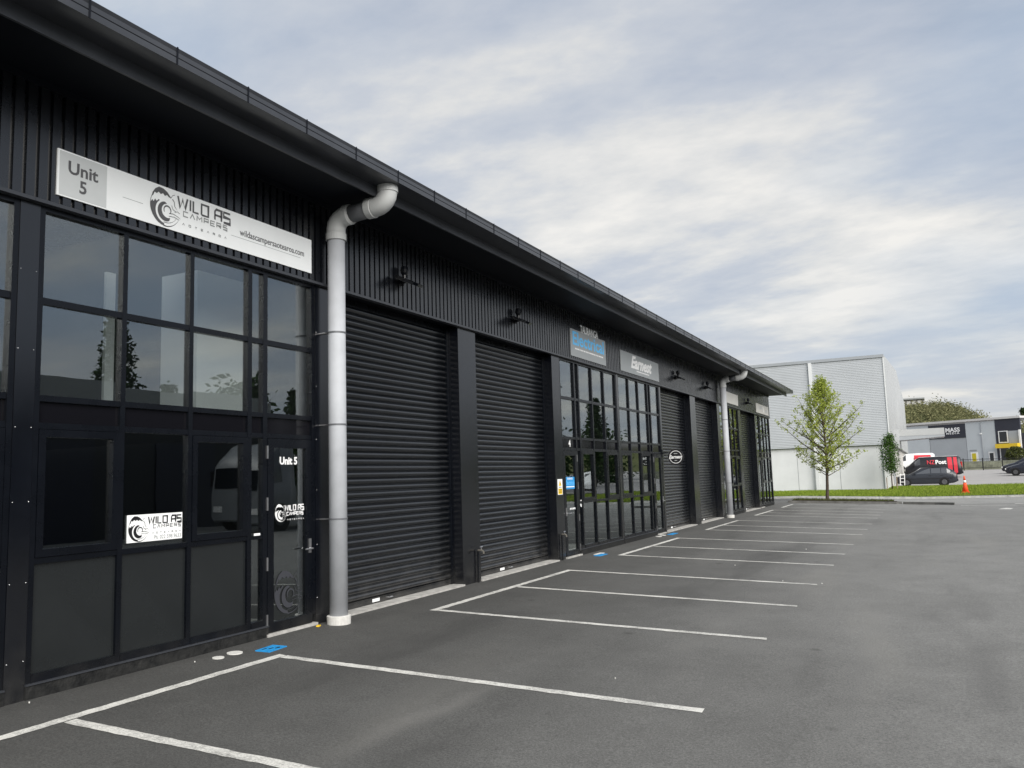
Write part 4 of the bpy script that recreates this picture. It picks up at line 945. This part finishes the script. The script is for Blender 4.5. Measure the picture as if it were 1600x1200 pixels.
t, S, lerp = post_van((3.35, 99, lz(99)+.30), R(2), 'white van with a red striped roof edge behind the black post van', 'van_white')
side_band(2.4, 4.4, 1.66, 1.80, 'red_band', 'van_red'); t.scale = (.80, 1, 1)
HATCH = [(0, .36, .62, .66, .66, .55), (.12, .25, .72, .76, .80, .70), (.6, .2, .86, .92, .86, .76), (1.15, .18, .95, 1.06, .88, .74), (2.0, .18, .98, 1.50, .88, .64), (3.3, .18, 1.0, 1.52, .88, .64), (3.95, .22, .98, 1.22, .86, .68), (4.2, .34, .86, .92, .78, .66)]
for i, (x, y, lb) in enumerate(((13.1, 96, 'dark car with a pale bonnet edge parked behind the black hatchback'), (12.95, 90, 'black hatchback parked in front of the other dark car by the hedge'))):
    t, S, lerp = vehicle('parked_car', (x, y, lz(y)), R(-6), lb, HATCH, 4.2, 'car_black', 'car_black', [(3, .4, 4, .5, 'a'), (4, .6, 5, .3, 'b'), (5, .4, 6, .4, 'c')], (.82, 3.3), .33)
    A, Bq = S[3], S[4]
    quadpart(t, [Vector(A[5]) + Vector((.03, .02, .01)), Vector(A[7]) + Vector((.03, -.02, .01)), Vector(Bq[7]) + Vector((-.08, 0, -.04)), Vector(Bq[5]) + Vector((-.08, 0, -.04))], (-.015, 0, .02), 'windscreen', 'car_glass')
    for s in (-1, 1): B(-.005, .22, min(s*.52, s*.76), max(s*.52, s*.76), .56, .70).build('headlight', 'lamp_clear', t)

# traffic cone
cx_, cy_ = 8.2, 51.9; cz = vz(cx_, cy_)
cn = thing('traffic_cone', (cx_, cy_, cz), 'orange traffic cone with a white sleeve standing on the verge', 'cone')
B(cx_-.2, cx_+.2, cy_-.2, cy_+.2, cz+.0, cz+.05).build('base', 'cone_orange', cn)
MB().lathe([(.165, .05), (.10, .42), (.075, .55)], (cx_, cy_, cz), 20).build('cone', 'cone_orange', cn, smooth=True)
MB().lathe([(.081, .55), (.062, .68)], (cx_, cy_, cz), 20).build('sleeve', 'sticker_white', cn, smooth=True)
MB().lathe([(.06, .68), (.03, .92)], (cx_, cy_, cz), 20).build('cone_tip', 'cone_orange', cn, smooth=True)
# white metal stand beside the wagon
ws = thing('metal_stand', (4.65, 70.2, .12), 'small white ladder-like stand beside the front of the station wagon', 'stand')
for x in (4.50, 4.80): MB().tube([(x, 70.2, .1), (x+.05, 70.2, 1.0)], .03, 6).build('leg', 'white_paint', ws)
for z in (.35, .62, .9): MB().tube([(4.5, 70.2, z), (4.84, 70.2, z)], .03, 6).build('rung', 'white_paint', ws)

# ------------------------------------------------------------------ grey media building beyond the lot
gb = thing('media_building', (11, 141, 1.1), 'grey industrial building with a charcoal band reading MASS and yellow canopy', 'building')
gy = lambda x: 143.5 - (x-4.2)*0.55       # facade turned a little towards the camera
ang = math.atan(-0.55); FU = Vector((math.cos(ang), math.sin(ang), 0)); FN = Vector((math.sin(ang), -math.cos(ang), 0)); G0 = Vector((0, gy(0), 0))
def gbox(u0, u1, z0, z1, d0, d1, nm, m, par=None):
    mb = MB().box(u0, u1, 0, 1, z0, z1)
    mb.v = [tuple(G0 + FU*(v[0]/math.cos(ang)) + FN*(d0 if v[1] == 0 else d1) + Vector((0, 0, v[2]))) for v in mb.v]; return mb.build(nm, m, par or gb)
for a, b, m in ((-6, 3.2, 'light_grey_metal'), (3.2, 7.1, 'light_grey_metal')): gbox(a, b-.02, .9, 7.55, -.3, 0, 'wall_sheet', m)
gbox(7.1, 11.93, 5.42, 7.5, -.3, .06, 'sign_band', 'charcoal_metal')
sh = gbox(7.15, 11.9, .9, 5.40, -.3, -.02, 'roller_shutter', 'mid_grey_metal')
for a, b in ((11.95, 13.9), (13.92, 15.6)): gbox(a, b, .9, 7.6, -.3, 0, 'wall_sheet', 'light_grey_metal')
gbox(13.88, 13.97, 1.0, 7.5, .0, .10, 'downpipe', 'mid_grey_metal')
gbox(15.62, 18.55, .9, 7.75, -.3, .05, 'charcoal_block', 'charcoal_metal')
gbox(-6, 18.7, 7.751, 8.05, -8, .25, 'roof', 'roof_pale')
gbox(18.55, 24, .9, 5.6, -6, .0, 'side_wing', 'charcoal_metal')
w = gbox(15.95, 17.1, 4.35, 6.05, .051, .10, 'window_frame', 'white_paint'); gbox(16.08, 16.95, 4.5, 5.95, .101, .12, 'pane', 'dark_glass', w)
w = gbox(15.95, 17.1, 1.7, 3.65, .051, .10, 'window_frame', 'white_paint'); gbox(16.08, 16.95, 1.85, 3.6, .101, .12, 'pane', 'dark_glass', w)
gbox(17.15, 18.45, 4.1, 6.0, .051, .12, 'window_panel', 'mid_grey_metal'); gbox(18.40, 18.60, 1.2, 6.1, .051, .3, 'white_post', 'white_paint')
gbox(17.10, 17.24, 1.0, 4.2, .125, .16, 'white_post', 'white_paint'); gbox(15.9, 18.5, 3.62, 4.22, .17, 1.2, 'yellow_canopy', 'yellow_paint')
gbox(17.26, 18.38, 1.2, 3.5, .055, .12, 'entrance_glass', 'dark_glass')
d = gbox(12.35, 13.25, 1.0, 3.2, .0, .06, 'door_frame', 'white_paint'); gbox(12.52, 13.02, 1.0, 3.05, .061, .09, 'yellow_door', 'door_yellow', d)
d = gbox(14.55, 15.3, 1.0, 3.2, .0, .06, 'door_frame', 'white_paint'); gbox(14.7, 15.15, 1.0, 3.0, .061, .09, 'dark_door', 'dark_glass', d)
gbox(12.3, 13.15, 3.42, 3.56, .0, .08, 'small_sign', 'ink_mid'); gbox(13.75, 14.0, 5.75, 5.95, .10, .2, 'wall_lamp', 'white_paint')
def gfr(u_, z, d_=.075): p = G0 + FU*(u_/math.cos(ang)) + FN*d_ + Vector((0, 0, z)); return (p, FU, (0, 0, 1), FN)
lettering('MASS', gfr(10.32, 6.62), .85, 'ink_white', gb, bold=.03, width=2.15); lettering('MEDIA', gfr(10.32, 6.12), .38, 'ink_white', gb, bold=.008, width=1.95, spacing=1.4)
# fence and bank in front of it
fn = thing('rail_fence', (12, 110, lz(110)), 'black open rail fence along the back edge of the far lot', 'fence')
for x in rng(4.4, 22, 9): B(x-.05, x+.05, 109.95, 110.05, lz(110)-.2, lz(110)+1.42).build('post', 'fence_black', fn)
for z in (.25, 1.25): B(4.4, 22, 109.98, 110.02, lz(110)+z, lz(110)+z+.05).build('rail', 'fence_black', fn)
mb = MB()
for i in range(117): x = 4.5+i*.15; mb.box(x, x+.018, 109.985, 110.015, lz(110)+.30, lz(110)+1.25)
mb.build('picket', 'fence_black', fn)['kind'] = 'stuff'
bk = thing('retaining_wall', (12, 118, lz(118)), 'low mossy retaining wall behind the black fence', 'wall')
MB().prism([(112.5, .80), (120, .80), (120, 1.85), (114, 1.80), (113.2, 1.7), (112.7, 1.2)], 'x', 4.5, 30).build('wall_face', 'bank_wall', bk)
def shrub(base, r, m, label, n=500, size=.16):
    t = thing('round_shrub', base, label, 'shrub'); x, y, z = base; lf = MB()
    for _ in range(n):
        v = Vector((random.gauss(0, 1), random.gauss(0, 1), random.gauss(0, 1))).normalized()*r*random.uniform(.75, 1.02)
        leafquads(lf, Vector((x, y, z+r*.9)) + Vector((v.x, v.y, v.z*.9)), 1, .03, size)
    lf.build('foliage', m, t, fix=False); MB().tube([(x, y, z-.2), (x, y, z+r)], .06, 6).build('stem', 'bark', t)
shrub((16.6, 122, 1.5), 1.15, 'leaf_shrub', 'round clipped olive shrub in front of the yellow canopied entrance', 1500)

# ------------------------------------------------------------------ hill behind
def hillz(x, y):
    t = min(max((y-165)/130, 0), 1); t = t*t*(3-2*t)
    k = 1/(1+math.exp((x-25.5)/4.6))
    return -0.8 + t*(3.5 + 16.5*k + 9*max(0, min(1, (x-26)/8)) + 1.2*noise.noise((x*.05, y*.03, 3)))
sheet('hill', 'hill_ground', rng(-180, 220, 80), rng(150, 330, 30) + [420, 700], lambda x, y: hillz(x, y), 'structure')
lf = MB()
for i in range(2200):
    x = random.uniform(-26, 36); y = random.uniform(190, 296)
    if x > 29 and random.random() < .85: continue
    z = hillz(x, y); s = random.uniform(.6, 1.9) if y < 270 or x > 9 else random.uniform(.3, .8)
    for k_ in range(34): leafquads(lf, (x, y, z + s*.8), 1, s*.55, .32)
o = lf.build('hillside_bush', 'leaf_hill', fix=False); tag(o, 'scrubby olive bush covering the hill behind the grey building', 'bush', kind='stuff')
hh = thing('hilltop_building', (4, 300, hillz(4, 300)), 'long flat roofed building on top of the hill', 'building')
zt = 21.6
B(-16, 7.1, 300, 308, zt-3, zt+1.3).build('wall', 'hill_house', hh); B(-16.3, 7.5, 299.4, 308.6, zt+1.301, zt+1.75).build('roof', 'ink_mid', hh)
for i in range(7): x = -4.2+i*1.6; B(x, x+1.1, 299.95, 300.0, zt-.2, zt+.9).build('window', 'sign_cream', hh)
leafy_tree('hill_tree', (33.6, 290, hillz(33.6, 290)), 4.0, 0.9, 1.8, 'leaf_dark', 'lone dark tree standing on the green slope beyond the grey building', 500, .35, .15)

# ------------------------------------------------------------------ across the car park, seen mirrored in the glass
ow = thing('opposite_warehouse', (22, 20, -.2), 'long low dark grey warehouse mirrored in the unit 5 panes', 'building')
B(22, 36, -6, 31, -.25, 4.95).build('wall', 'opposite_wall', ow); B(21.9, 36.1, -6.1, 31.1, 4.951, 5.72).build('parapet', 'opposite_band', ow)
for y in (0, 6, 12, 18, 24): B(21.94, 21.999, y, y+3.4, -.2, 3.6).build('roller_shutter', 'charcoal_metal', ow)
conifer((40, 36.5, -.4), 13.6, 3.0, 'tall dark conifer mirrored above the opposite roofline'); conifer((40, 40.5, -.4), 9.4, 2.4, 'smaller conifer mirrored right of the tall one')
conifer((36, 49, -.4), 9.5, 2.2, 'slim conifer mirrored at the edge of the unit 5 glazing')
for i, (x, y, h, r) in enumerate(((34, 41.0, 8.4, 3.2), (38, 60, 8.0, 4.0), (30, 74, 9.5, 3.6), (34, 80, 9.2, 4.2), (33, 86, 8.2, 3.6), (36, 96, 6.4, 3.2), (34, 108, 7.4, 3.8), (42, 70, 10, 5))):
    leafy_tree('broadleaf_tree', (x, y, -.3), h, r, .5, 'leaf_dark', 'dark rounded tree mirrored in the shopfront glass', 1600, .34, .2, 'trees across the car park', 20)
conifer((28.5, 93.8, -.3), 11.2, 2.6, 'pointed dark conifer mirrored in the glazing under the Earnest sign')
# white truck cab
TR = [(0, .45, 1.55, 1.62, 1.18, 1.05), (.10, .38, 1.70, 2.55, 1.22, 1.10), (.35, .38, 1.75, 2.85, 1.23, 1.10), (.9, .38, 1.75, 3.35, 1.23, 1.05), (1.7, .38, 1.75, 3.55, 1.23, 1.02), (2.1, .5, 1.75, 3.52, 1.20, 1.02)]
t, S, lerp = vehicle('parked_truck', (17.6, 24.2, gh(9)), R(90), 'pale truck cab mirrored in the unit 5 glass door', TR, 2.1, 'truck_silver', 'truck_silver', [(1, .6, 3, .5, 'a')], (1.15,), .5)
quadpart(t, [(.02, -1.0, 1.68), (.02, 1.0, 1.68), (.08, .98, 2.45), (.08, -.98, 2.45)], (-.05, 0, 0), 'windscreen', 'dark_glass')
B(2.1, 7.6, -1.15, 1.15, .85, 1.05).build('flat_deck', 'ink_black', t)
for s in (-1, 1): B(.2, .38, min(s*1.25, s*1.48), max(s*1.25, s*1.48), 1.75, 2.35).build('wing_mirror', 'ink_black', t); B(-.03, .1, min(s*.6, s*1.05), max(s*.6, s*1.05), .75, .98).build('headlight', 'lamp_clear', t)
for s in (-1, 1): MB().lathe([(.2, -.14), (.48, -.14), (.5, -.1), (.5, .1), (.48, .14), (.2, .14)], (5.6, s*.95, .5), 20, 'y').build('wheel', 'tyre', t)
t, S, lerp = post_van((20.5, 69.5, lz(69)), R(70), 'plain white van mirrored in the glazing under the Earnest sign', 'van_white')
# lamp post mirrored in the unit 4 panes
lp = thing('street_lamp', (15.5, 47.2, gh(9)), 'tall curved lamp post mirrored in the unit 4 panes', 'street lamp')
MB().tube([(15.5, 47.2, gh(9)), (15.5, 47.2, 5.2)] + [(15.5 - 1.6*(1-math.cos(R(a))), 47.2, 5.2 + 1.9*math.sin(R(a))) for a in (15, 30, 45, 60, 75, 90)], [.08, .07, .06, .06, .055, .05, .05, .045], 8).build('pole', 'mid_grey_metal', lp, smooth=True)
B(13.2, 13.95, 47.05, 47.35, 7.04, 7.16).build('lamp_head', 'mid_grey_metal', lp)
